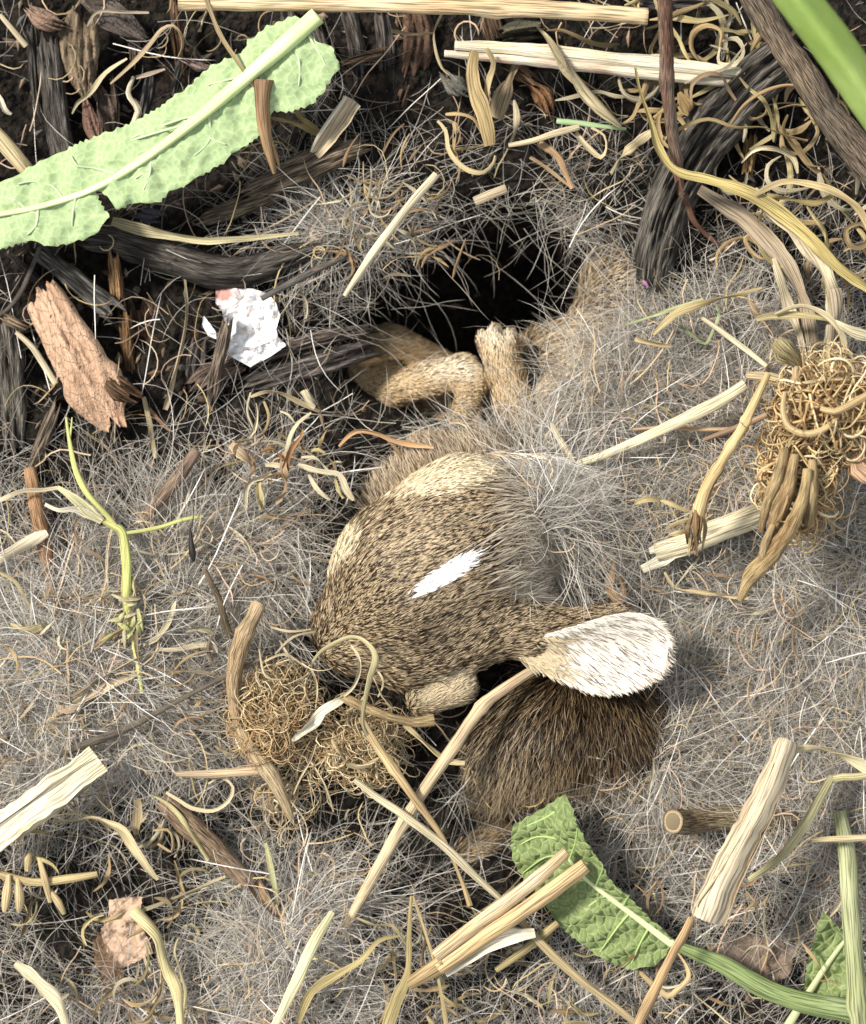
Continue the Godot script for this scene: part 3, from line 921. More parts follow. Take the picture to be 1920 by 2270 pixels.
# ---------- the scene ----------
func _ready() -> void:
	noise.noise_type = FastNoiseLite.TYPE_SIMPLEX_SMOOTH
	noise.frequency = 0.01
	noise.fractal_octaves = 3
	noise.seed = 7
	rng.seed = 1
	var cam := Camera3D.new()
	cam.name = "camera"
	add_child(cam)
	var lens := CameraAttributesPhysical.new()
	lens.frustum_focal_length = 40.6
	lens.frustum_near = 0.02
	lens.frustum_far = 30.0
	lens.frustum_focus_distance = EYE - 150.0 * S
	lens.exposure_aperture = 10.0
	cam.attributes = lens
	cam.position = Vector3(0, EYE, 0)
	cam.rotation = Vector3(-PI / 2, 0, 0)
	cam.fov = rad_to_deg(2.0 * atan(1135.0 * S / EYE))
	cam.near = 0.02
	cam.far = 30.0
	cam.current = true

	var env := Environment.new()
	env.background_mode = Environment.BG_SKY
	env.tonemap_mode = Environment.TONE_MAPPER_LINEAR
	env.tonemap_exposure = 4.2
	env.sdfgi_enabled = true
	env.ssao_enabled = true
	env.ssil_enabled = true
	var sky := Sky.new()
	var air := ProceduralSkyMaterial.new()
	air.sky_top_color = Color(0.92, 0.94, 0.96)
	air.sky_horizon_color = Color(0.92, 0.93, 0.93)
	air.ground_horizon_color = Color(0.45, 0.46, 0.44)
	air.ground_bottom_color = Color(0.3, 0.3, 0.28)
	air.sky_curve = 0.3
	sky.sky_material = air
	env.sky = sky
	env.background_energy_multiplier = 0.21
	var we := WorldEnvironment.new()
	we.name = "surroundings"
	we.environment = env
	add_child(we)

	var sun := DirectionalLight3D.new()
	sun.name = "sun"
	add_child(sun)
	sun.light_energy = 0.5
	sun.light_angular_distance = 10.0
	sun.light_color = Color(1.0, 0.97, 0.92)
	sun.shadow_enabled = true
	sun.look_at_from_position(Vector3.ZERO, Vector3(0.85, -1.0, 0.42), Vector3.UP)

	make_materials()
	make_ground()
	make_fur_fields()
	fur_mesh("nest_fur", "grey and white downy rabbit fur lining the nest", 82000, 8, 100, 290, 1.15, 0.17, "fine", 101)
	fur_mesh("loose_white_hair", "straight white guard hairs strewn over the nest fur", 600, 6, 70, 260, 2.1, 0.06, "guard", 102)
	fur_mesh("dry_grass_fibre", "fine tan grass and root fibres mixed into the fur", 1700, 8, 60, 210, 2.8, 0.3, "tan", 103)
	make_main_rabbit()
	make_litter()
	make_plants()
	make_wood()
	make_straw()
	make_grass()
	make_tangles()
	make_crumbs()

const PALE := Color(0.74, 0.65, 0.45)
const CREAM := Color(0.80, 0.74, 0.58)
const TAN := Color(0.52, 0.38, 0.20)
const YELLOW := Color(0.62, 0.52, 0.26)
const LIME := Color(0.58, 0.60, 0.22)
const RUST := Color(0.36, 0.19, 0.085)
const BROWN := Color(0.20, 0.13, 0.075)
const GREY := Color(0.24, 0.215, 0.18)
const CHAR := Color(0.075, 0.068, 0.06)

func white(_x: float, _y: float) -> Color: return Color(1, 1, 1)

func line_dist(x: float, y: float, line: Array) -> float:      # signed distance to a traced line of x, y pairs
	var best := 1e9; var sign := 1.0
	var p := Vector2(x, y)
	for k in range(0, line.size() - 2, 2):
		var a := Vector2(line[k], line[k + 1]); var b := Vector2(line[k + 2], line[k + 3])
		var q := Geometry2D.get_closest_point_to_segment(p, a, b)
		if q.distance_to(p) < best:
			best = q.distance_to(p)
			sign = 1.0 if (b - a).cross(p - a) > 0 else -1.0
	return best * sign

func make_plants() -> void:
	# big pale leaf, underside up
	var rib := [705, 35, 560, 160, 460, 245, 330, 345, 215, 415, 100, 455, 0, 475, -110, 490]
	var lift := func(x: float, y: float) -> float:
		var d: float = line_dist(x, y, rib)
		return 70.0 + (x + 100.0) * 0.11 - 0.0011 * d * d + 10.0 * noise.get_noise_2d(x * 1.3, y * 1.3) + 7.0 * noise.get_noise_2d(x * 3.6, y * 3.6) + 4.0 * sin(x * 0.08) * clampf(absf(d) / 90.0, 0, 1)
	var big := thing("fallen_leaf", "long pale green leaf lying underside up with raised veins and a torn notch", "leaf", P(330, 300, 60))
	var under := sheet("leaf_blade", "", "", [653, 32, 625, 44, 585, 59, 575, 74, 551, 88, 540, 112, 505, 128, 467, 145, 435, 172, 418, 190, 381, 213, 354, 236, 310, 262, 254, 286, 215, 300, 172, 317, 130, 338, 91, 358, 27, 390, 0, 399, -60, 420, -130, 460, -130, 560, -60, 570, 0, 555, 63, 535, 113, 544, 154, 542, 190, 530, 222, 512, 245, 481, 228, 452, 216, 430, 213, 417, 224, 428, 245, 448, 265, 467, 290, 452, 313, 453, 358, 447, 376, 426, 408, 417, 426, 404, 458, 385, 512, 349, 553, 317, 580, 299, 608, 249, 635, 252, 694, 231, 726, 190, 753, 154, 748, 122, 735, 104, 712, 96, 694, 84, 690, 50], lift, 4.0, 11.0, white, {"in": big, "m": "leaf_under", "tooth": 7.0, "tooth_len": 24.0})
	var mid := []
	for k in range(0, rib.size(), 2):
		var x: float = rib[k]; var y: float = rib[k + 1]
		mid.append_array([x, y, lift.call(x, y) + 5.0])
	stalk("midrib", "", "", mid, [40, 34, 28, 22, 18, 14, 12, 8], Color(0.55, 0.66, 0.32), {"in": under, "m": "stem", "mottle": Color(0.66, 0.74, 0.45), "sides": 10, "cap": Color(0.6, 0.7, 0.35)})
	for q in [[505, 208, 440, 255, 405, 263, 330, 290, 262, 318], [420, 275, 360, 290, 290, 312], [255, 385, 205, 372, 172, 368, 158, 345], [140, 440, 115, 412, 70, 402, 40, 408], [60, 465, 30, 442, -10, 436], [560, 165, 500, 178, 462, 188], [462, 250, 465, 310, 430, 345], [465, 305, 500, 320], [335, 345, 332, 385, 318, 420], [580, 165, 575, 185, 570, 215], [655, 95, 665, 150, 662, 190], [685, 80, 715, 130, 728, 160], [168, 440, 162, 470, 160, 500], [85, 462, 80, 500, 60, 520], [330, 375, 300, 395], [600, 130, 640, 110, 665, 150]]:
		var a := []
		for k in range(0, q.size(), 2):
			a.append_array([q[k], q[k + 1], lift.call(q[k], q[k + 1]) + 2.5])
		stalk("vein", "", "", a, [7, 5.5, 3.5], Color(0.46, 0.56, 0.36), {"in": under, "m": "stem", "sides": 6, "rough": 0.02})

	# the sprig at the lower right with a folded leaf
	var sprig := thing("green_sprig", "living green sprig with a folded wrinkled leaf on a thick petiole", "plant", P(1890, 2237, 20))
	var fold := [1253, 1758, 1215, 1830, 1263, 1907, 1300, 1949, 1397, 2023, 1488, 2093]
	var flift := func(x: float, y: float) -> float:
		var d: float = line_dist(x, y, fold)
		var lobes := 7.0 * sin((x + y) * 0.075 + absf(d) * 0.05) * clampf(absf(d) / 40.0, 0, 1)
		var base := 66.0 + 20.0 * soft(2100, 1800, y)
		return base + (absf(d) * 1.15 if d < 0 else -absf(d) * 0.22) + lobes + 5.0 * noise.get_noise_2d(x * 4, y * 4)
	var upper := sheet("leaf_blade", "", "", [1253, 1758, 1225, 1776, 1195, 1795, 1135, 1832, 1130, 1879, 1142, 1921, 1179, 1972, 1216, 2018, 1230, 2045, 1253, 2065, 1305, 2107, 1351, 2135, 1398, 2151, 1453, 2144, 1477, 2115, 1490, 2096, 1486, 2079, 1450, 2042, 1421, 2014, 1390, 1985, 1360, 1958, 1328, 1907, 1309, 1879, 1277, 1823, 1268, 1790], flift, 4.0, 10.0, white, {"in": sprig, "m": "leaf_upper", "tooth": 5.0, "tooth_len": 26.0})
	stalk("midrib", "", "", [1262, 1905, flift.call(1262, 1905) + 3, 1300, 1949, flift.call(1300, 1949) + 3, 1397, 2023, flift.call(1397, 2023) + 3, 1492, 2093, 70], [7, 11, 15, 20], Color(0.60, 0.66, 0.38), {"in": upper, "m": "stem", "sides": 8})
	for q in [[1300, 1949, 1262, 1962, 1225, 2010], [1345, 1985, 1310, 2005, 1262, 2055], [1397, 2023, 1370, 2055, 1330, 2110], [1440, 2055, 1420, 2090, 1400, 2135], [1255, 1900, 1210, 1900, 1160, 1935], [1235, 1860, 1190, 1855, 1140, 1880], [1230, 1800, 1205, 1815, 1165, 1832], [1262, 1905, 1275, 1870, 1280, 1835], [1320, 1965, 1335, 1930, 1335, 1915], [1380, 2010, 1390, 1992, 1395, 1985]]:
		var a := []
		for k in range(0, q.size(), 2):
			a.append_array([q[k], q[k + 1], flift.call(q[k], q[k + 1]) + 1.5])
		stalk("vein", "", "", a, [6, 4.5, 3], Color(0.36, 0.50, 0.18), {"in": upper, "m": "stem", "sides": 6, "rough": 0.02})
	stalk("petiole", "", "", [1486, 2090, 68, 1540, 2112, 66, 1611, 2143, 64, 1704, 2195, 62, 1788, 2223, 60, 1890, 2240, 60, 1960, 2250, 50], [20, 34, 40, 46, 50, 54, 56], Color(0.23, 0.30, 0.12), {"in": sprig, "m": "straw", "mottle": Color(0.34, 0.40, 0.22)})
	stalk("stem", "", "", [1862, 1800, 30, 1878, 1879, 45, 1884, 1960, 60, 1893, 2080, 80, 1905, 2235, 84, 1915, 2340, 80], [30, 44, 46, 46, 52, 50], Color(0.33, 0.36, 0.18), {"in": sprig, "m": "straw", "square": true, "mottle": Color(0.42, 0.44, 0.26), "knots": [0.8]})
	var fold2 := [1746, 2290, 1800, 2190, 1876, 2083]
	var small := sheet("leaf_blade", "", "", [1825, 2018, 1845, 2045, 1862, 2060, 1880, 2090, 1886, 2140, 1888, 2214, 1860, 2226, 1825, 2223, 1783, 2210, 1786, 2160, 1797, 2111, 1811, 2065], func(x: float, y: float) -> float: return 20.0 + absf(line_dist(x, y, fold2)) * 0.3 + 6.0 * sin((x + y) * 0.07), 4.0, 12.0, white, {"in": sprig, "m": "leaf_upper", "tooth": 4.0})
	stalk("midrib", "", "", [1746, 2275, 30, 1800, 2190, 33, 1840, 2130, 33, 1876, 2083, 30], [20, 16, 13, 9], Color(0.50, 0.55, 0.30), {"in": small, "m": "stem", "sides": 8})

	# square green stem leaning in over the top right corner, close to the lens
	stalk("green_shoot", "thick fresh green square stem leaning across a grey dead stem", "stem", [1660, -160, 560, 1760, -15, 545, 1850, 105, 530, 1925, 210, 515, 2060, 400, 480], [96, 98, 100, 102, 104], Color(0.19, 0.28, 0.07), {"m": "stem", "square": true, "sides": 32, "mottle": Color(0.24, 0.33, 0.10), "flat": 1.0, "rough": 0.015})
	stalk("dead_stem", "thick grey brown dead stem beneath the fresh green stem", "stem", [1620, -90, 190, 1682, 12, 185, 1766, 147, 175, 1852, 270, 165, 1925, 360, 150, 2040, 520, 120], [58, 60, 64, 70, 76, 80], Color(0.25, 0.19, 0.135), {"m": "wood", "mottle": Color(0.16, 0.13, 0.10), "rough": 0.1, "sides": 14})
	stalk("red_twig", "upright reddish brown twig with flaking bark stuck into the ground", "twig", [1472, -60, 330, 1474, 0, 310, 1478, 119, 240, 1483, 238, 170, 1498, 337, 100, 1508, 409, 55, 1530, 476, 25, 1560, 515, 0, 1600, 548, -20], [32, 33, 34, 32, 27, 24, 20, 13, 8], Color(0.24, 0.125, 0.085), {"m": "wood", "mottle": Color(0.36, 0.27, 0.21), "rough": 0.1, "knots": [0.35, 0.62, 0.75]})

	# yellow-green seedling lying on the left fur
	var seed := thing("dry_seedling", "yellow green seedling with forked stems and shredded base on grey fluff", "plant", P(280, 1250, 30))
	var sm := {"in": seed, "m": "straw", "mottle": Color(0.45, 0.43, 0.16)}
	stalk("stem", "", "", [228, 1152, 70, 255, 1168, 76, 272, 1182, 80, 281, 1248, 76, 280, 1324, 66, 292, 1400, 58, 303, 1460, 55, 315, 1537, 52], [16, 20, 24, 22, 18, 14, 10, 9], LIME, sm)
	stalk("shoot", "", "", [147, 925, 60, 152, 965, 70, 166, 1035, 84, 188, 1085, 86, 212, 1115, 84, 240, 1145, 80, 270, 1180, 78], [5, 9, 12, 14, 13, 11, 9], LIME, sm)
	stalk("shoot", "", "", [160, 925, 66, 158, 950, 68, 154, 975, 70], [3, 5, 6], LIME, sm)
	stalk("shoot", "", "", [275, 1182, 80, 320, 1176, 84, 361, 1167, 82, 405, 1152, 78, 451, 1145, 70], [8, 9, 9, 10, 7], LIME, sm)
	blade("shoot", "", "", [100, 1118, 60, 130, 1131, 72, 165, 1128, 78, 200, 1140, 80, 226, 1156, 78], [8, 9, 12, 26, 14], CREAM, {"in": seed})
	blade("shoot", "", "", [128, 1080, 70, 165, 1105, 80, 205, 1140, 82, 228, 1154, 78], [9, 20, 30, 12], Color(0.72, 0.68, 0.40), {"in": seed})
	rng.seed = 5
	for k in 16:
		var a := rng.randf() * TAU
		var x := 282 + rng.randf_range(-30, 30); var y := 1345 + rng.randf_range(-30, 60)
		var l := rng.randf_range(25, 60)
		blade("shred", "", "", [x, y, 66, x + cos(a) * l * 0.5, y + sin(a) * l * 0.5, 76, x + cos(a) * l, y + sin(a) * l, 66], [6, 11, 4], LIME.lerp(PALE, rng.randf()), {"in": seed})

func make_wood() -> void:
	var c := "wood chip"
	# chips at the upper left
	chip("wood_chip", "long charcoal grey wood chip with cracks leaning below the pale green leaf's edge", c, [105, 85, -40, 118, 190, -45, 128, 280, -48, 142, 352, -50], [52, 58, 60, 56], Color(0.15, 0.135, 0.12), {"thick": 46, "groove": 7})
	chip("wood_chip", "thin charcoal splinter standing beside the long grey chip", c, [70, 60, -60, 75, 130, -62, 82, 210, -66, 92, 260, -70], [26, 30, 26, 14], Color(0.09, 0.08, 0.07), {"thick": 30})
	chip("bark_piece", "rough ochre grey bark piece tapering to a point above the green leaf", "bark", [178, 40, -30, 176, 95, -30, 180, 150, -36, 196, 215, -50], [76, 84, 70, 34], Color(0.30, 0.225, 0.15), {"m": "bark", "thick": 40, "groove": 12, "mottle": Color(0.12, 0.09, 0.06)})
	chip("bark_piece", "pinkish brown curled bark flake lying over the charcoal splinter", "bark", [66, 22, -10, 90, 40, 5, 118, 52, 0, 138, 56, -10], [16, 46, 42, 20], Color(0.30, 0.20, 0.15), {"m": "bark", "thick": 16, "groove": 10})
	chip("bark_piece", "mauve grey bark flake with ragged lower edge", "bark", [205, 10, -20, 255, 40, -10, 300, 68, -20, 318, 82, -30], [50, 62, 50, 20], Color(0.17, 0.14, 0.125), {"m": "bark", "thick": 18, "groove": 12})
	chip("bark_piece", "dark brown bark lump at the very top beside mauve flake", "bark", [190, -30, -30, 215, 5, -20, 260, 14, -30], [50, 54, 30], Color(0.15, 0.12, 0.095), {"m": "bark", "thick": 30, "groove": 12})
	chip("bark_piece", "small reddish brown bark flake touching the leaf's upper edge", "bark", [188, 215, -30, 196, 250, -15, 205, 285, -20, 212, 305, -25], [8, 26, 40, 30], Color(0.27, 0.16, 0.12), {"m": "bark", "thick": 10, "groove": 6})
	chip("wood_chip", "orange brown wet wood stake under the arching dry blade", c, [388, 0, -60, 390, 60, -60, 396, 110, -66, 402, 165, -80], [28, 26, 24, 22], Color(0.16, 0.085, 0.04), {"thick": 24})
	chip("wood_chip", "small charcoal chip standing against the leaf's upper edge", c, [334, 178, -40, 326, 220, -44, 318, 252, -50], [26, 28, 24], Color(0.10, 0.095, 0.09), {"thick": 20})
	chip("wood_chip", "slim charcoal chip with pale fibres near the leaf's upper edge", c, [402, 138, -30, 394, 170, -34, 388, 205, -44], [22, 18, 14], Color(0.13, 0.12, 0.11), {"thick": 16})
	chip("bark_piece", "pinkish bark crumb resting on the leaf's upper edge", "bark", [418, 138, -10, 440, 148, -4, 462, 152, -10], [14, 24, 14], Color(0.25, 0.18, 0.16), {"m": "bark", "thick": 14})
	for q in [[248, 178, 256, 290, 18, "narrow mauve bark strip hanging down to the leaf"], [222, 195, 240, 290, 40, "dim brown bark strip behind the narrow mauve strip"], [286, 60, 300, 130, 30, "dark bark strip in the shadow below the mauve flake"]]:
		chip("bark_piece", q[5], "bark", [q[0], q[1], -70, (q[0] + q[2]) / 2 + 4, (q[1] + q[3]) / 2, -64, q[2], q[3], -70], [q[4] * 0.5, q[4], q[4] * 0.8], Color(0.16, 0.115, 0.09), {"m": "bark", "thick": 14})
	# below the leaf
	chip("driftwood", "weathered grey brown driftwood sliver with frayed end beside the burrow", "wood", [545, 430, -20, 620, 395, -5, 700, 362, 5, 760, 338, 0, 812, 322, -20], [26, 56, 66, 56, 30], Color(0.30, 0.235, 0.165), {"thick": 40, "groove": 9, "ragged": 50})
	chip("driftwood", "lower weathered driftwood sliver dipping into the dark under the leaf", "wood", [440, 492, -60, 500, 470, -45, 570, 445, -40, 640, 420, -40], [22, 44, 46, 30], Color(0.27, 0.215, 0.15), {"thick": 34, "groove": 8, "ragged": 50})
	chip("bark_log", "long dark grey bark log running from the leaf to the burrow", "log", [190, 528, -70, 270, 535, -60, 370, 565, -45, 460, 598, -30, 540, 602, -30, 640, 570, -35, 720, 545, -60], [50, 78, 84, 76, 70, 60, 30], Color(0.13, 0.115, 0.10), {"thick": 76, "groove": 10, "round": 0.8, "mottle": Color(0.045, 0.04, 0.035)})
	chip("wood_chip", "sooty grey stick with pale worn ridges slanting under the leaf", c, [80, 552, -60, 140, 600, -50, 200, 648, -42, 254, 692, -38], [44, 46, 48, 50], Color(0.27, 0.255, 0.235), {"thick": 44, "groove": 7, "round": 0.8, "mottle": Color(0.03, 0.028, 0.026)})
	chip("wood_chip", "thin dark splinter lying left of the sooty grey stick", c, [30, 572, -80, 70, 610, -76, 112, 652, -80], [16, 18, 14], Color(0.14, 0.13, 0.12), {"thick": 14})
	stalk("thin_twig", "thin curved dark twig above the tan bark slab", "twig", [88, 548, -10, 70, 595, -4, 45, 650, -6, 10, 692, -14, -40, 720, -20], [10, 11, 11, 9, 8], Color(0.17, 0.15, 0.13), {"m": "wood"})
	chip("bark_slab", "large pinkish tan bark slab with a web of dark cracks and frayed lower end", "bark", [92, 648, -8, 125, 710, 8, 165, 780, 10, 205, 850, 4, 250, 930, -12], [78, 108, 122, 132, 84], Color(0.60, 0.40, 0.275), {"m": "bark", "thick": 44, "groove": 6, "ragged": 30, "mottle": Color(0.42, 0.27, 0.18), "across": 25, "round": 0.25, "grain": 3.0})
	chip("bark_piece", "splintered dark brown bark frayed at the end of the tan slab", "bark", [238, 838, 6, 265, 862, 14, 300, 880, 0], [36, 62, 30], Color(0.21, 0.125, 0.07), {"m": "wood", "thick": 34, "groove": 12, "ragged": 40})
	chip("bark_piece", "broad dull brown bark piece tucked under the tan slab", "bark", [60, 812, -90, 110, 880, -84, 165, 940, -84, 235, 1000, -90], [60, 120, 130, 100], Color(0.19, 0.15, 0.11), {"m": "bark", "thick": 26, "groove": 10})
	chip("wood_chip", "cracked grey post stub standing upright at the left edge", c, [8, 700, -30, 20, 800, -34, 28, 900, -40, 34, 1000, -60], [58, 66, 64, 50], Color(0.25, 0.225, 0.19), {"thick": 50, "groove": 9, "round": 0.6, "mottle": Color(0.05, 0.044, 0.038)})
	chip("wood_chip", "small pale brown knot beside the post stub's top", c, [4, 700, 0, 30, 715, 4, 52, 726, -4], [20, 28, 16], Color(0.38, 0.28, 0.18), {"thick": 18})
	stalk("straw_stalk", "short pale stalk lying along the bark slab's left side", "straw", [36, 736, -10, 72, 770, -12, 100, 812, -20, 124, 850, -26], [11, 14, 16, 15], PALE)
	chip("wood_chip", "split rusty brown stick poking up below the bark log", c, [250, 560, -40, 256, 610, -44, 262, 668, -60], [26, 30, 28], Color(0.42, 0.25, 0.12), {"thick": 24, "ragged": 30})
	chip("wood_chip", "rotten rusty brown stick standing beside the tan slab", c, [276, 686, -60, 282, 760, -64, 292, 845, -80], [30, 32, 26], Color(0.25, 0.14, 0.065), {"thick": 24, "ragged": 30})
	chip("wood_chip", "wide reddish brown chip in the dark between slab and painted sun spot", c, [312, 670, -110, 335, 760, -100, 366, 880, -96], [60, 84, 66], Color(0.15, 0.088, 0.055), {"thick": 22})
	chip("wood_chip", "dark dirty twig leaning against the painted sun spot", c, [506, 708, 20, 494, 760, 10, 482, 810, -6, 470, 880, -40], [24, 28, 30, 28], Color(0.27, 0.21, 0.16), {"thick": 26, "ragged": 20})
	chip("wood_chip", "flat grey brown chip under the dark dirty twig", c, [425, 860, -60, 465, 830, -50, 520, 812, -46], [40, 52, 50], Color(0.23, 0.165, 0.13), {"thick": 18})
	chip("wood_chip", "rounded grey chip to the left of the dark dirty twig", c, [440, 765, -60, 435, 805, -60, 430, 850, -66], [30, 48, 36], Color(0.20, 0.17, 0.15), {"thick": 18})
	chip("plank_splinter", "upper dark plank splinter with pale streaks reaching into the burrow", "wood", [570, 800, -50, 640, 770, -44, 730, 745, -60, 830, 728, -110], [24, 34, 34, 22], Color(0.22, 0.175, 0.15), {"thick": 26, "groove": 7, "ragged": 40})
	chip("plank_splinter", "lower dark plank splinter with pale streaks ending at the tan paw", "wood", [545, 850, -60, 640, 822, -50, 740, 796, -62, 835, 770, -110], [44, 58, 56, 40], Color(0.25, 0.215, 0.20), {"thick": 36, "groove": 9, "ragged": 40, "mottle": Color(0.04, 0.034, 0.03)})
	stalk("thin_twig", "smooth grey twig slanting from the painted sun spot up over the fur", "twig", [580, 662, 30, 640, 630, 34, 700, 598, 32, 772, 566, 20], [13, 16, 18, 10], Color(0.18, 0.165, 0.15), {"m": "wood"})
	# right-hand log
	chip("weathered_log", "deeply grooved charcoal grey log behind the red twig", "log", [1745, 120, 30, 1680, 175, 30, 1625, 235, 28, 1565, 302, 20, 1510, 395, 5, 1476, 480, -8, 1455, 560, -22, 1448, 618, -40], [100, 112, 116, 118, 116, 112, 104, 80], Color(0.20, 0.18, 0.155), {"thick": 110, "groove": 13, "round": 0.85, "across": 27, "mottle": Color(0.035, 0.031, 0.027)})
	chip("wood_chip", "splintered ochre stub standing beside the charcoal log", c, [1665, 300, 0, 1662, 340, -4, 1656, 385, -16], [30, 32, 26], Color(0.42, 0.27, 0.12), {"thick": 22, "ragged": 26})
	chip("wood_chip", "grey wood splinter at the top edge above the cane's end", c, [1390, -12, 30, 1450, 8, 26, 1530, 6, 20, 1575, 12, 10], [20, 30, 26, 12], Color(0.30, 0.27, 0.25), {"thick": 20})
	for q in [[640, 30, 660, 240, 46, "dusty grey bark strip hanging right of the leaf stem"], [770, 20, 800, 190, 40, "dusty grey wood strip below the middle of the cane"], [845, 30, 856, 170, 44, "dusty grey wood strip with long fibres below the cane"], [700, 60, 730, 200, 30, "slim dusty wood strip between two wider strips"]]:
		chip("wood_chip", q[5], c, [q[0], q[1], -60, (q[0] + q[2]) / 2 + 6, (q[1] + q[3]) / 2, -56, q[2], q[3], -64], [q[4] * 0.8, q[4], q[4] * 0.7], Color(0.15, 0.13, 0.115), {"thick": 26, "groove": 8})
	chip("bark_piece", "crumbly dark brown bark strip below the cane beside the fur", "bark", [920, 20, -40, 930, 90, -40, 915, 160, -44, 890, 230, -50], [62, 70, 60, 30], Color(0.14, 0.085, 0.058), {"m": "bark", "thick": 30, "groove": 14})
	chip("wood_chip", "short red brown chip lying on the dusty wood strips", c, [765, 140, -20, 800, 130, -16, 845, 118, -20], [16, 22, 26], Color(0.28, 0.18, 0.12), {"thick": 18})
	chip("wood_chip", "orange tinged wood chip below the cane's middle", c, [1082, 30, -30, 1090, 60, -30, 1100, 95, -36], [44, 48, 36], Color(0.24, 0.15, 0.095), {"thick": 26})
	chip("earth_clod", "grey clod of earth beside the dry grass tuft", "clod", [990, 170, -10, 1010, 190, 4, 1032, 205, -8], [26, 48, 24], Color(0.26, 0.25, 0.22), {"m": "bark", "thick": 34, "groove": 10, "round": 1.0})
	chip("earth_clod", "mossy dark clod under the split white straw", "clod", [1110, 80, -10, 1150, 70, 0, 1200, 66, -8], [36, 50, 40], Color(0.13, 0.12, 0.08), {"m": "bark", "thick": 36, "groove": 14, "round": 1.0})
	chip("earth_clod", "small bluish black pebble under the torn notch of the leaf", "pebble", [308, 476, -40, 328, 478, -32, 350, 480, -40], [22, 38, 26], Color(0.09, 0.088, 0.11), {"m": "bark", "thick": 30, "round": 1.0})
	chip("earth_clod", "knobbly brown clod right of the dry grass tuft", "clod", [1130, 150, 10, 1160, 165, 18, 1180, 180, 10], [30, 40, 26], Color(0.25, 0.16, 0.09), {"m": "bark", "thick": 30, "groove": 14, "round": 1.0})
	chip("earth_clod", "reddish brown crumb of root bark below the knobbly clod", "clod", [1185, 195, 0, 1205, 215, 8, 1215, 240, -4], [30, 44, 20], Color(0.22, 0.12, 0.06), {"m": "bark", "thick": 26, "groove": 14, "round": 1.0})

	# a bright sun spot, put in as an added white crumpled sheet
	var scrap := thing("sun_spot_sheet", "sun spot painted as a crumpled white sheet with a reddish top under a dark twig", "scrap", P(550, 720, -50))
	var crumple := func(x: float, y: float) -> float: return -22.0 + 26.0 * noise.get_noise_2d(x * 1.8 + 40, y * 1.8) + 14.0 * noise.get_noise_2d(x * 5.5, y * 5.5)
	sheet("sheet", "", "", [478, 640, 500, 634, 530, 640, 560, 640, 595, 651, 612, 672, 621, 700, 612, 730, 616, 746, 634, 764, 600, 786, 556, 812, 530, 798, 504, 786, 512, 750, 500, 720, 492, 690, 478, 672], crumple, 5.0, 9.0, func(x: float, y: float) -> Color:
		var red := 1.0 - soft(0.6, 1.25, sqrt(pow((x - 492) / 34.0, 2) + pow((y - 650) / 20.0, 2)) + 0.5 * noise.get_noise_2d(x * 4, y * 4))
		var speck := soft(0.32, 0.42, noise.get_noise_2d(x * 5 + 300, y * 5))
		return Color(0.86, 0.86, 0.88).lerp(Color(0.40, 0.17, 0.13), maxf(red * 0.9, speck * 0.5)), {"in": scrap, "m": "scrap"})
	sheet("flap", "", "", [452, 700, 464, 716, 478, 735, 480, 752, 462, 745, 448, 720], func(x: float, y: float) -> float: return -50.0 + 0.4 * (x - 450) + 8 * noise.get_noise_2d(x * 4, y * 4), 4.0, 8.0, func(_x: float, _y: float) -> Color: return Color(0.75, 0.74, 0.80), {"in": scrap})
	sheet("flap", "", "", [510, 790, 560, 772, 612, 752, 634, 766, 600, 790, 556, 814], func(x: float, y: float) -> float: return -8.0 - 0.5 * (y - 780) + 6 * noise.get_noise_2d(x * 4, y * 4), 4.0, 8.0, func(_x: float, _y: float) -> Color: return Color(0.84, 0.83, 0.85), {"in": scrap})
	# flat dead leaf scraps
	sheet("leaf_scrap", "square pinkish tan dead leaf scrap beside a yellow straw", "leaf", [242, 1995, 280, 1990, 315, 1988, 312, 2020, 306, 2046, 330, 2085, 338, 2112, 310, 2128, 272, 2146, 250, 2125, 238, 2110, 228, 2085, 225, 2059, 240, 2040], func(x: float, y: float) -> float: return 16.0 + 10.0 * noise.get_noise_2d(x * 2, y * 2) + (y - 2060) * -0.15, 4.0, 9.0, func(x: float, y: float) -> Color: return Color(0.52, 0.37, 0.27).lerp(Color(0.36, 0.24, 0.16), clampf(0.4 + noise.get_noise_2d(x * 5, y * 5), 0, 1)), {"tooth": 3.0, "tooth_len": 14.0})
	sheet("leaf_scrap", "dark brown dead leaf scrap beneath the pinkish tan one", "leaf", [205, 2080, 230, 2060, 250, 2110, 275, 2150, 270, 2200, 235, 2190, 210, 2140], func(x: float, y: float) -> float: return -20.0 + 12.0 * noise.get_noise_2d(x * 2, y * 2), 4.0, 11.0, func(_x: float, _y: float) -> Color: return Color(0.13, 0.08, 0.05))
	sheet("leaf_scrap", "brown speckled dead leaf lying in fur behind the bent straw", "leaf", [1575, 2095, 1640, 2070, 1720, 2080, 1760, 2110, 1752, 2160, 1700, 2190, 1640, 2180, 1590, 2150], func(x: float, y: float) -> float: return -15.0 + 22.0 * noise.get_noise_2d(x * 1.6, y * 1.6), 4.0, 12.0, func(x: float, y: float) -> Color: return Color(0.24, 0.18, 0.14).lerp(Color(0.13, 0.095, 0.07), clampf(0.5 + noise.get_noise_2d(x * 4, y * 4), 0, 1)), {"tooth": 5.0, "tooth_len": 30.0})
	stalk("cut_branch", "sawn branch stub with pale heartwood and reddish bark rim", "branch", [1492, 1822, 128, 1515, 1820, 84, 1565, 1817, 44, 1650, 1813, 10, 1760, 1810, -20], [58, 56, 54, 52, 50], Color(0.36, 0.29, 0.18), {"m": "wood", "cap": Color(0.74, 0.58, 0.36), "mottle": Color(0.24, 0.17, 0.10), "rough": 0.08, "sides": 14})

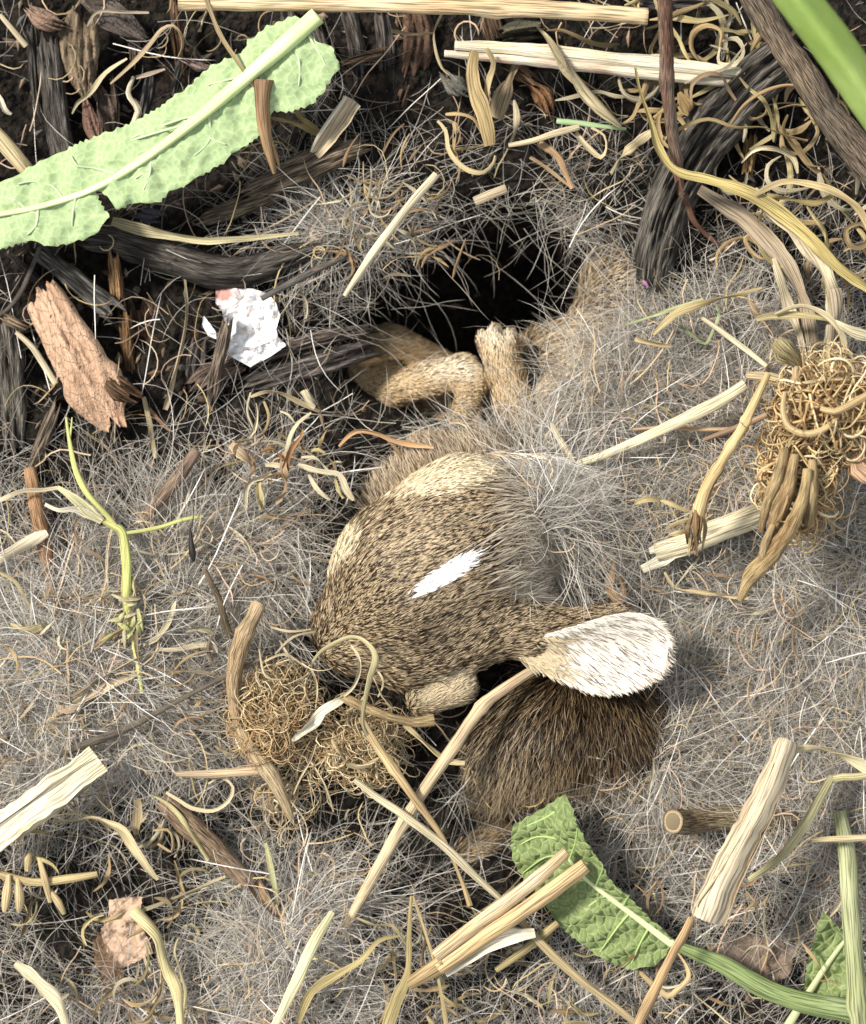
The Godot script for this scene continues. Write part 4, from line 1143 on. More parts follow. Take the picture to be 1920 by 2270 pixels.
func make_straw() -> void:
	var c := "straw"
	stalk("cane", "long smooth tan cane lying across the top, cut slanting at its end", "cane", [395, 6, 130, 600, 7, 140, 900, 11, 145, 1220, 22, 130, 1436, 36, 110], [36, 36, 37, 40, 38], Color(0.62, 0.45, 0.255), {"mottle": Color(0.72, 0.58, 0.38), "hollow": true, "knots": [0.66], "sides": 12})
	var split := thing("split_straw", "wide bleached white split straw lying behind the red twig", c, P(1300, 130, 60))
	blade("upper_half", "", "", [1008, 100, 80, 1150, 108, 86, 1300, 124, 84, 1480, 143, 78, 1650, 162, 66], [20, 30, 32, 32, 24], CREAM, {"in": split, "m": "straw", "thick": 9, "curl": -0.5, "twist": [8, 4, 8], "mottle": PALE})
	blade("lower_half", "", "", [985, 119, 72, 1150, 131, 78, 1300, 147, 78, 1480, 168, 72, 1632, 184, 60], [16, 26, 28, 28, 22], CREAM, {"in": split, "m": "straw", "thick": 9, "curl": -0.5, "twist": [-6, -10, -6], "mottle": Color(0.66, 0.48, 0.36)})
	stalk("straw_stalk", "long thin pale straw slanting over brown fur above the burrow", c, [764, 656, 62, 830, 556, 74, 905, 458, 78, 968, 386, 70], [10, 18, 19, 17], PALE, {"hollow": true})
	blade("grass_blade", "pale dry blade with a bent joint lying on the dark bark log", "grass blade", [248, 492, 10, 320, 510, 18, 397, 524, 24, 450, 533, 26, 484, 533, 26, 560, 528, 20, 662, 518, 10], [22, 26, 24, 18, 12, 11, 6], Color(0.62, 0.55, 0.33))
	blade("grass_blade", "thin tan blade crossing the pale green leaf's midrib", "grass blade", [450, -20, 150, 468, 30, 155, 490, 82, 155, 531, 145, 158, 562, 190, 150], [9, 9, 11, 13, 12], Color(0.62, 0.48, 0.27))
	var husk := thing("papery_stem", "brown papery broken stem hanging over the pale leaf's lower edge", "stem", P(590, 280, 100))
	blade("sheath", "", "", [585, 176, 160, 583, 225, 158, 588, 290, 140, 598, 340, 112, 608, 384, 84], [42, 34, 30, 22, 10], Color(0.38, 0.245, 0.135), {"in": husk, "m": "straw", "thick": 5, "curl": -0.8, "twist": [5, 10, -5], "mottle": Color(0.24, 0.14, 0.075)})
	blade("strand", "", "", [600, 300, 130, 612, 340, 110, 620, 372, 84], [9, 10, 5], Color(0.4, 0.27, 0.14), {"in": husk})
	blade("grass_blade", "olive tan forked blade running behind the broken stem", "grass blade", [600, 262, 50, 640, 268, 40, 672, 280, 26, 712, 306, 10], [8, 13, 14, 10], Color(0.42, 0.32, 0.15))
	blade("grass_blade", "short olive blade crossing the forked one by the broken stem", "grass blade", [655, 238, 40, 668, 262, 36, 690, 280, 24, 708, 290, 10], [14, 16, 15, 8], Color(0.40, 0.31, 0.13))
	var half := thing("split_straw", "short split straw with grooved inside standing above the driftwood", c, P(740, 280, 20))
	blade("half_stem", "", "", [782, 222, 70, 760, 256, 60, 730, 300, 42, 698, 342, 20], [46, 42, 38, 24], Color(0.58, 0.47, 0.32), {"in": half, "m": "straw", "thick": 6, "curl": 0.7, "twist": [0, 5, 0]})
	stalk("edge", "", "", [768, 214, 76, 740, 252, 66, 706, 302, 50, 690, 335, 28], [9, 9, 8, 5], CREAM, {"in": half})
	stalk("straw_stalk", "thick yellowish straw end poking out above the leaf at the left edge", c, [-30, 275, -10, 0, 306, -2, 30, 342, 0, 62, 380, -10], [36, 36, 36, 34], Color(0.58, 0.48, 0.28), {"hollow": true})
	stalk("straw_stalk", "short pale straw stub beside the charcoal splinter", c, [0, 32, -10, 28, 66, -8, 58, 102, -12], [10, 12, 13], Color(0.60, 0.50, 0.34))
	stalk("straw_stalk", "short flat straw piece in the dark fur above the burrow", c, [1052, 446, 40, 1085, 432, 46, 1122, 418, 42], [20, 22, 22], Color(0.54, 0.44, 0.30), {"flat": 0.5})
	# right side
	stalk("straw_stalk", "long pale straw resting on the fluff, running down to the upper ear", c, [1268, 1032, 95, 1330, 1012, 108, 1420, 974, 118, 1498, 937, 122, 1580, 898, 120, 1652, 852, 112], [14, 20, 22, 26, 30, 26], Color(0.78, 0.70, 0.48), {"flat": 0.55})
	stalk("straw_stalk", "short pale straw meeting the long one beside the upper ear", c, [1222, 938, 100, 1240, 970, 108, 1262, 1005, 106, 1278, 1030, 98], [9, 15, 16, 8], PALE)
	lift_all = 90.0
	var bone := thing("jointed_stem", "jointed tan stem with knots and a frayed shaggy foot", "stem", P(1560, 1090, 110))
	stalk("stalk", "", "", [1703, 828, 170, 1672, 895, 176, 1648, 945, 176, 1620, 990, 172, 1590, 1040, 166, 1565, 1085, 158, 1546, 1150, 140], [14, 18, 22, 24, 24, 27, 34], Color(0.68, 0.53, 0.28), {"in": bone, "knots": [0.35, 0.52, 0.7], "mottle": Color(0.44, 0.28, 0.12)})
	rng.seed = 31
	for k in 14:
		var x := 1545 + rng.randf_range(-16, 16)
		blade("shag", "", "", [x, 1120 + rng.randf_range(-10, 30), 150, x + rng.randf_range(-16, 8), 1170, 150 + rng.randf_range(-10, 18), x + rng.randf_range(-26, 14), 1205 + rng.randf_range(0, 28), 130], [6, 10, 4], [TAN, Color(0.32, 0.20, 0.10), PALE][k % 3], {"in": bone})
	for q in [[1535, 1150, 1500, 1160, 1478, 1172], [1530, 1175, 1500, 1182, 1482, 1186], [1525, 1135, 1490, 1118, 1462, 1108], [1462, 1108, 1435, 1106, 1408, 1116]]:
		blade("shag", "", "", [q[0], q[1], 140, q[2], q[3], 150, q[4], q[5], 134], [9, 12, 6], Color(0.62, 0.50, 0.26), {"in": bone})
	lift_all = 0.0
	var fat := thing("split_straw", "thick cream straw with a split end under the jointed stem", c, P(1540, 1200, 60))
	stalk("stalk", "", "", [1455, 1225, 92, 1520, 1205, 98, 1600, 1172, 98, 1690, 1140, 92, 1800, 1105, 80], [40, 52, 54, 54, 52], Color(0.76, 0.67, 0.46), {"in": fat, "hollow": true, "sides": 14})
	blade("splinter", "", "", [1424, 1262, 88, 1470, 1240, 94, 1530, 1218, 98], [20, 30, 16], CREAM, {"in": fat, "m": "straw", "thick": 8})
	blade("splinter", "", "", [1440, 1222, 98, 1480, 1208, 106, 1530, 1196, 108], [16, 24, 12], CREAM, {"in": fat, "m": "straw", "thick": 8})
	stalk("straw_stalk", "thin tan straw lying flat under the long pale straw", c, [1400, 952, 80, 1480, 948, 84, 1560, 952, 84, 1640, 950, 78], [6, 10, 10, 8], Color(0.62, 0.42, 0.26))
	stalk("straw_stalk", "slim pale straw slanting down to the jointed stem's top", c, [1548, 698, 80, 1600, 735, 92, 1650, 772, 104, 1700, 812, 120], [9, 12, 13, 11], PALE)
	stalk("straw_stalk", "smooth straw entering from the right under the root clump", c, [1950, 920, 120, 1890, 955, 124, 1830, 985, 116], [22, 20, 16], Color(0.70, 0.62, 0.46))
	stalk("straw_stalk", "pale straw joining the jointed stem's top to the root clump", c, [1655, 832, 140, 1710, 838, 150, 1770, 856, 156, 1830, 880, 150], [16, 26, 26, 22], Color(0.70, 0.56, 0.34), {"flat": 0.6})
	stalk("straw_stalk", "brown stalk crossing behind the jointed stem into the root clump", c, [1560, 975, 110, 1640, 945, 124, 1700, 920, 130, 1760, 890, 130], [9, 14, 15, 13], Color(0.40, 0.27, 0.17))
	# lower middle
	stalk("straw_stalk", "long jointed straw leaning from under the pale ear to the lower fur", c, [1198, 1476, 112, 1150, 1505, 126, 1100, 1540, 132, 1066, 1570, 134, 1010, 1650, 128, 937, 1756, 110, 886, 1838, 92, 840, 1920, 66, 798, 1997, 38, 768, 2052, 10], [20, 25, 26, 28, 27, 27, 28, 27, 24, 18], Color(0.66, 0.53, 0.34), {"mottle": Color(0.52, 0.38, 0.24), "knots": [0.23, 0.62]})
	stalk("straw_stalk", "pale straw crossing over the long jointed straw below the root ball", c, [786, 1728, 112, 840, 1770, 118, 894, 1806, 122, 981, 1872, 116, 1050, 1938, 104, 1112, 1994, 92], [12, 18, 19, 20, 17, 14], Color(0.74, 0.65, 0.44))
	stalk("straw_stalk", "mottled brown stalk ending in a small bulb below the root ball", c, [800, 1590, 130, 830, 1645, 138, 872, 1705, 142, 920, 1772, 136, 981, 1856, 118, 1010, 1920, 106, 1034, 1982, 96, 1042, 2008, 92], [14, 20, 22, 18, 15, 9, 8, 14], Color(0.42, 0.30, 0.16), {"mottle": Color(0.62, 0.48, 0.26), "knots": [0.3, 0.5]})
	var pair := thing("straw_pair", "tan straw split lengthwise into two rods over the green leaf", c, P(1100, 2010, 80))
	stalk("rod", "", "", [965, 2120, 110, 1040, 2062, 122, 1140, 1988, 134, 1205, 1936, 140, 1256, 1888, 142], [30, 33, 34, 32, 24], Color(0.60, 0.45, 0.26), {"in": pair, "mottle": Color(0.72, 0.60, 0.42), "sides": 12, "cap": Color(0.32, 0.2, 0.1)})
	stalk("rod", "", "", [972, 2148, 104, 1060, 2085, 116, 1160, 2018, 128, 1240, 1962, 134, 1298, 1918, 138], [30, 36, 38, 36, 34], Color(0.66, 0.48, 0.26), {"in": pair, "mottle": Color(0.58, 0.40, 0.20), "sides": 12, "cap": Color(0.42, 0.3, 0.16)})
	blade("split_side", "", "", [985, 2156, 92, 1050, 2112, 100, 1110, 2082, 104, 1186, 2070, 98], [22, 34, 36, 26], CREAM, {"in": pair, "m": "straw", "thick": 7, "curl": 0.5})
	stalk("stalk", "", "", [900, 2186, 40, 940, 2160, 80, 985, 2130, 104], [24, 34, 40], Color(0.44, 0.32, 0.17), {"in": pair})
	stalk("straw_stalk", "olive straw slanting up to the green leaf under the tan pair", c, [1100, 2150, 30, 1150, 2115, 50, 1200, 2075, 62, 1236, 2046, 60], [14, 18, 20, 16], Color(0.50, 0.40, 0.20))
	stalk("straw_stalk", "long olive tan straw running from the tan pair down to the lower edge", c, [1150, 2036, 70, 1195, 2085, 76, 1239, 2130, 76, 1295, 2177, 70, 1407, 2265, 56, 1450, 2300, 50], [18, 20, 20, 18, 16, 16], Color(0.48, 0.38, 0.22))
	stalk("straw_stalk", "flat pale yellow straw lying alone on white fluff at the bottom", c, [738, 2022, 70, 700, 2085, 78, 655, 2180, 78, 612, 2268, 70, 590, 2310, 66], [14, 26, 28, 20, 16], Color(0.80, 0.75, 0.46), {"flat": 0.4})
	blade("straw_stalk", "bent brown tan stalk threaded through the big split sheath", c, [1534, 2036, 150, 1515, 2078, 158, 1495, 2111, 160, 1453, 2195, 150, 1416, 2270, 136, 1395, 2320, 130], [18, 24, 26, 26, 24, 24], Color(0.56, 0.38, 0.20), {"m": "straw", "thick": 12, "curl": -0.4})
	lift_all = 60.0
	var sheath := thing("straw_sheath", "big blurred pale hollow straw sheath open on its shaded side", c, P(1620, 1900, 120))
	blade("shell", "", "", [1745, 1640, 190, 1715, 1720, 205, 1680, 1795, 212, 1640, 1870, 214, 1598, 1955, 210, 1564, 2040, 200], [46, 60, 66, 72, 80, 84], Color(0.68, 0.57, 0.41), {"in": sheath, "m": "straw", "thick": 6, "curl": -1.1, "twist": [-6, -4, -8], "mottle": Color(0.52, 0.41, 0.28)})
	blade("inner_lip", "", "", [1760, 1650, 170, 1735, 1730, 180, 1705, 1810, 184, 1665, 1890, 186, 1628, 1970, 184, 1600, 2050, 176], [20, 30, 34, 36, 34, 28], Color(0.66, 0.55, 0.39), {"in": sheath, "m": "straw", "thick": 6, "curl": 0.8, "twist": [-40, -40, -30]})
	blade("frayed_rib", "", "", [1712, 1690, 214, 1680, 1770, 224, 1640, 1850, 228, 1590, 1940, 222, 1540, 2010, 206], [7, 10, 12, 13, 9], PALE, {"in": sheath, "m": "straw"})
	lift_all = 0.0
	stalk("straw_stalk", "pale green tan straw slanting behind the big sheath", c, [1845, 1722, 120, 1815, 1775, 128, 1788, 1823, 130, 1742, 1888, 120, 1700, 1925, 100, 1660, 1950, 84], [18, 22, 23, 22, 18, 12], Color(0.56, 0.51, 0.28))
	stalk("straw_stalk", "straw lying flat across the right edge above the green stem", c, [1800, 1862, 90, 1850, 1860, 104, 1930, 1856, 106, 1990, 1852, 100], [12, 15, 15, 14], Color(0.62, 0.51, 0.31))
	blade("straw_stalk", "broad curved straw strip arching off the top of the sheath", c, [1762, 1665, 205, 1790, 1656, 214, 1830, 1662, 216, 1875, 1678, 212, 1930, 1706, 200, 1990, 1740, 190], [14, 20, 24, 26, 26, 24], Color(0.72, 0.62, 0.38), {"m": "straw", "thick": 6})
	stalk("straw_stalk", "yellowish straw bending right from the slanting pale green one", c, [1840, 1728, 118, 1870, 1722, 124, 1900, 1722, 124, 1960, 1712, 118], [18, 18, 16, 14], Color(0.58, 0.52, 0.28))
	blade("straw_stalk", "sharply kinked tan straw under the green leaf's petiole", c, [1412, 2150, 30, 1445, 2180, 38, 1480, 2208, 42, 1500, 2195, 44, 1526, 2168, 44, 1518, 2135, 40, 1500, 2110, 34], [9, 12, 13, 13, 13, 12, 9], Color(0.54, 0.41, 0.22), {"m": "straw", "thick": 6})
	# left side
	var wide := thing("split_straw", "broad bleached straw plank with dark grain lines at the left edge", c, P(100, 1760, 60))
	blade("plank", "", "", [-60, 1884, 96, 20, 1826, 104, 100, 1768, 108, 170, 1718, 106, 218, 1682, 100], [70, 76, 76, 72, 64], Color(0.82, 0.76, 0.57), {"in": wide, "m": "straw", "thick": 12, "curl": 0.15, "twist": [4, 0, 4], "mottle": Color(0.70, 0.60, 0.40)})
	blade("sliver", "", "", [-60, 1920, 80, 20, 1862, 90, 90, 1815, 92, 150, 1775, 88, 202, 1742, 80], [16, 22, 20, 16, 6], PALE, {"in": wide, "m": "straw", "thick": 7})
	blade("groove_line", "", "", [-20, 1840, 112, 60, 1783, 116, 140, 1725, 116, 205, 1680, 110], [3, 4, 3.5, 2], Color(0.22, 0.17, 0.11), {"in": wide, "m": "straw", "thick": 2})
	stalk("stick", "brown weathered stick with a peeling tip among sparse fur", "stick", [362, 1772, 20, 410, 1820, 28, 468, 1874, 28, 536, 1940, 22, 560, 1960, 18], [48, 54, 52, 44, 36], Color(0.29, 0.20, 0.13), {"m": "wood", "mottle": Color(0.38, 0.27, 0.19)})
	blade("stick_splinter", "peeled fibrous tip beyond the brown weathered stick", "stick", [545, 1945, 18, 580, 1985, 20, 610, 2025, 14, 650, 2052, 4], [34, 28, 20, 5], Color(0.40, 0.28, 0.16), {"m": "straw"})
	blade("grass_blade", "yellow green blade lying over the brown weathered stick", "grass blade", [338, 1764, 36, 368, 1780, 46, 398, 1808, 54, 430, 1855, 54, 462, 1908, 46], [5, 10, 12, 11, 8], Color(0.60, 0.54, 0.28))
	blade("straw_stalk", "yellow cracked straw running down past the pinkish leaf scrap", c, [296, 2018, 40, 325, 2045, 50, 350, 2075, 54, 362, 2120, 52, 374, 2155, 50, 392, 2200, 46, 402, 2280, 40], [28, 36, 34, 26, 26, 20, 18], Color(0.70, 0.61, 0.33), {"m": "straw", "thick": 8, "curl": -0.4})
	blade("straw_stalk", "pale straw strip bending down at the lower left corner", c, [34, 2136, 30, 60, 2156, 38, 94, 2187, 42, 126, 2218, 40, 140, 2250, 36, 150, 2300, 30], [14, 30, 32, 28, 20, 16], Color(0.74, 0.66, 0.44), {"m": "straw", "thick": 6, "curl": -0.4})
	blade("grass_blade", "broad twisted pale blade below the bleached straw plank", "grass blade", [120, 1822, 30, 160, 1820, 42, 204, 1813, 50, 240, 1826, 54, 272, 1842, 56, 306, 1889, 52, 330, 1925, 44, 350, 1950, 34], [6, 8, 10, 18, 24, 26, 16, 6], Color(0.66, 0.55, 0.34))
	stalk("stick", "reddish tan split stick standing in the left fur", "stick", [66, 1038, 10, 74, 1085, 22, 82, 1129, 26, 98, 1205, 22, 108, 1260, 10, 124, 1330, -4], [26, 34, 36, 34, 28, 14], Color(0.50, 0.30, 0.165), {"m": "wood", "mottle": Color(0.34, 0.19, 0.10), "rough": 0.1})
	chip("stick", "dark grey brown stick end above the reddish tan stick", "stick", [122, 905, -40, 105, 950, -26, 84, 1000, -20, 66, 1042, -20], [26, 30, 26, 16], Color(0.24, 0.19, 0.14), {"thick": 24})
	blade("straw_stalk", "bleached straw sliver crossing the reddish tan stick", c, [-30, 1256, 30, 20, 1228, 44, 60, 1204, 50, 104, 1180, 46], [24, 30, 28, 18], Color(0.76, 0.66, 0.48), {"m": "straw", "thick": 8})
	stalk("stick", "tapered bark covered stick with a pale cut end", "stick", [437, 998, 60, 420, 1022, 56, 383, 1072, 44, 345, 1118, 30, 308, 1166, 14], [24, 32, 32, 28, 16], Color(0.36, 0.26, 0.19), {"m": "wood", "cap": Color(0.82, 0.76, 0.64), "mottle": Color(0.24, 0.17, 0.13), "rough": 0.09})
	stalk("thin_twig", "dark twisted twig left of the root ball", "twig", [455, 1264, 80, 470, 1296, 78, 489, 1335, 70, 498, 1375, 62, 512, 1415, 54], [11, 13, 16, 17, 15], Color(0.23, 0.17, 0.11), {"m": "wood", "rough": 0.12})
	stalk("thin_twig", "long thin grey twig running left from the root ball", "twig", [580, 1460, 84, 490, 1504, 84, 383, 1560, 76, 300, 1606, 66, 213, 1642, 60, 130, 1672, 48], [7, 11, 12, 16, 20, 16], Color(0.22, 0.185, 0.145), {"m": "wood"})
	var kernel := thing("black_seed", "glossy black seed with a thread stuck in left fluff", "seed", P(426, 1200, 60))
	stalk("hull", "", "", [422, 1170, 84, 424, 1200, 88, 427, 1228, 88, 430, 1246, 84], [4, 11, 17, 4], Color(0.02, 0.018, 0.017), {"in": kernel, "m": "stem"})
	stalk("awn", "", "", [422, 1172, 84, 430, 1140, 86, 426, 1105, 84], [3, 2.5, 1.5], Color(0.10, 0.08, 0.06), {"in": kernel})
	blade("green_bit", "small bluish green stem scrap in the dry grass above the burrow", "stem", [1234, 268, 60, 1290, 274, 66, 1340, 280, 66, 1388, 286, 60], [12, 12, 10, 7], Color(0.30, 0.42, 0.22), {"m": "stem", "thick": 6})
	stalk("straw_stalk", "smooth cream twig with rounded tip above the dark fur", c, [1128, 322, 64, 1180, 312, 74, 1230, 296, 80, 1284, 281, 78], [9, 14, 16, 14], Color(0.66, 0.55, 0.36))
	stalk("straw_stalk", "straw lying flat left of the root ball's base", c, [390, 1716, 70, 450, 1716, 76, 520, 1712, 80, 586, 1708, 80], [12, 18, 20, 22], Color(0.55, 0.42, 0.27))

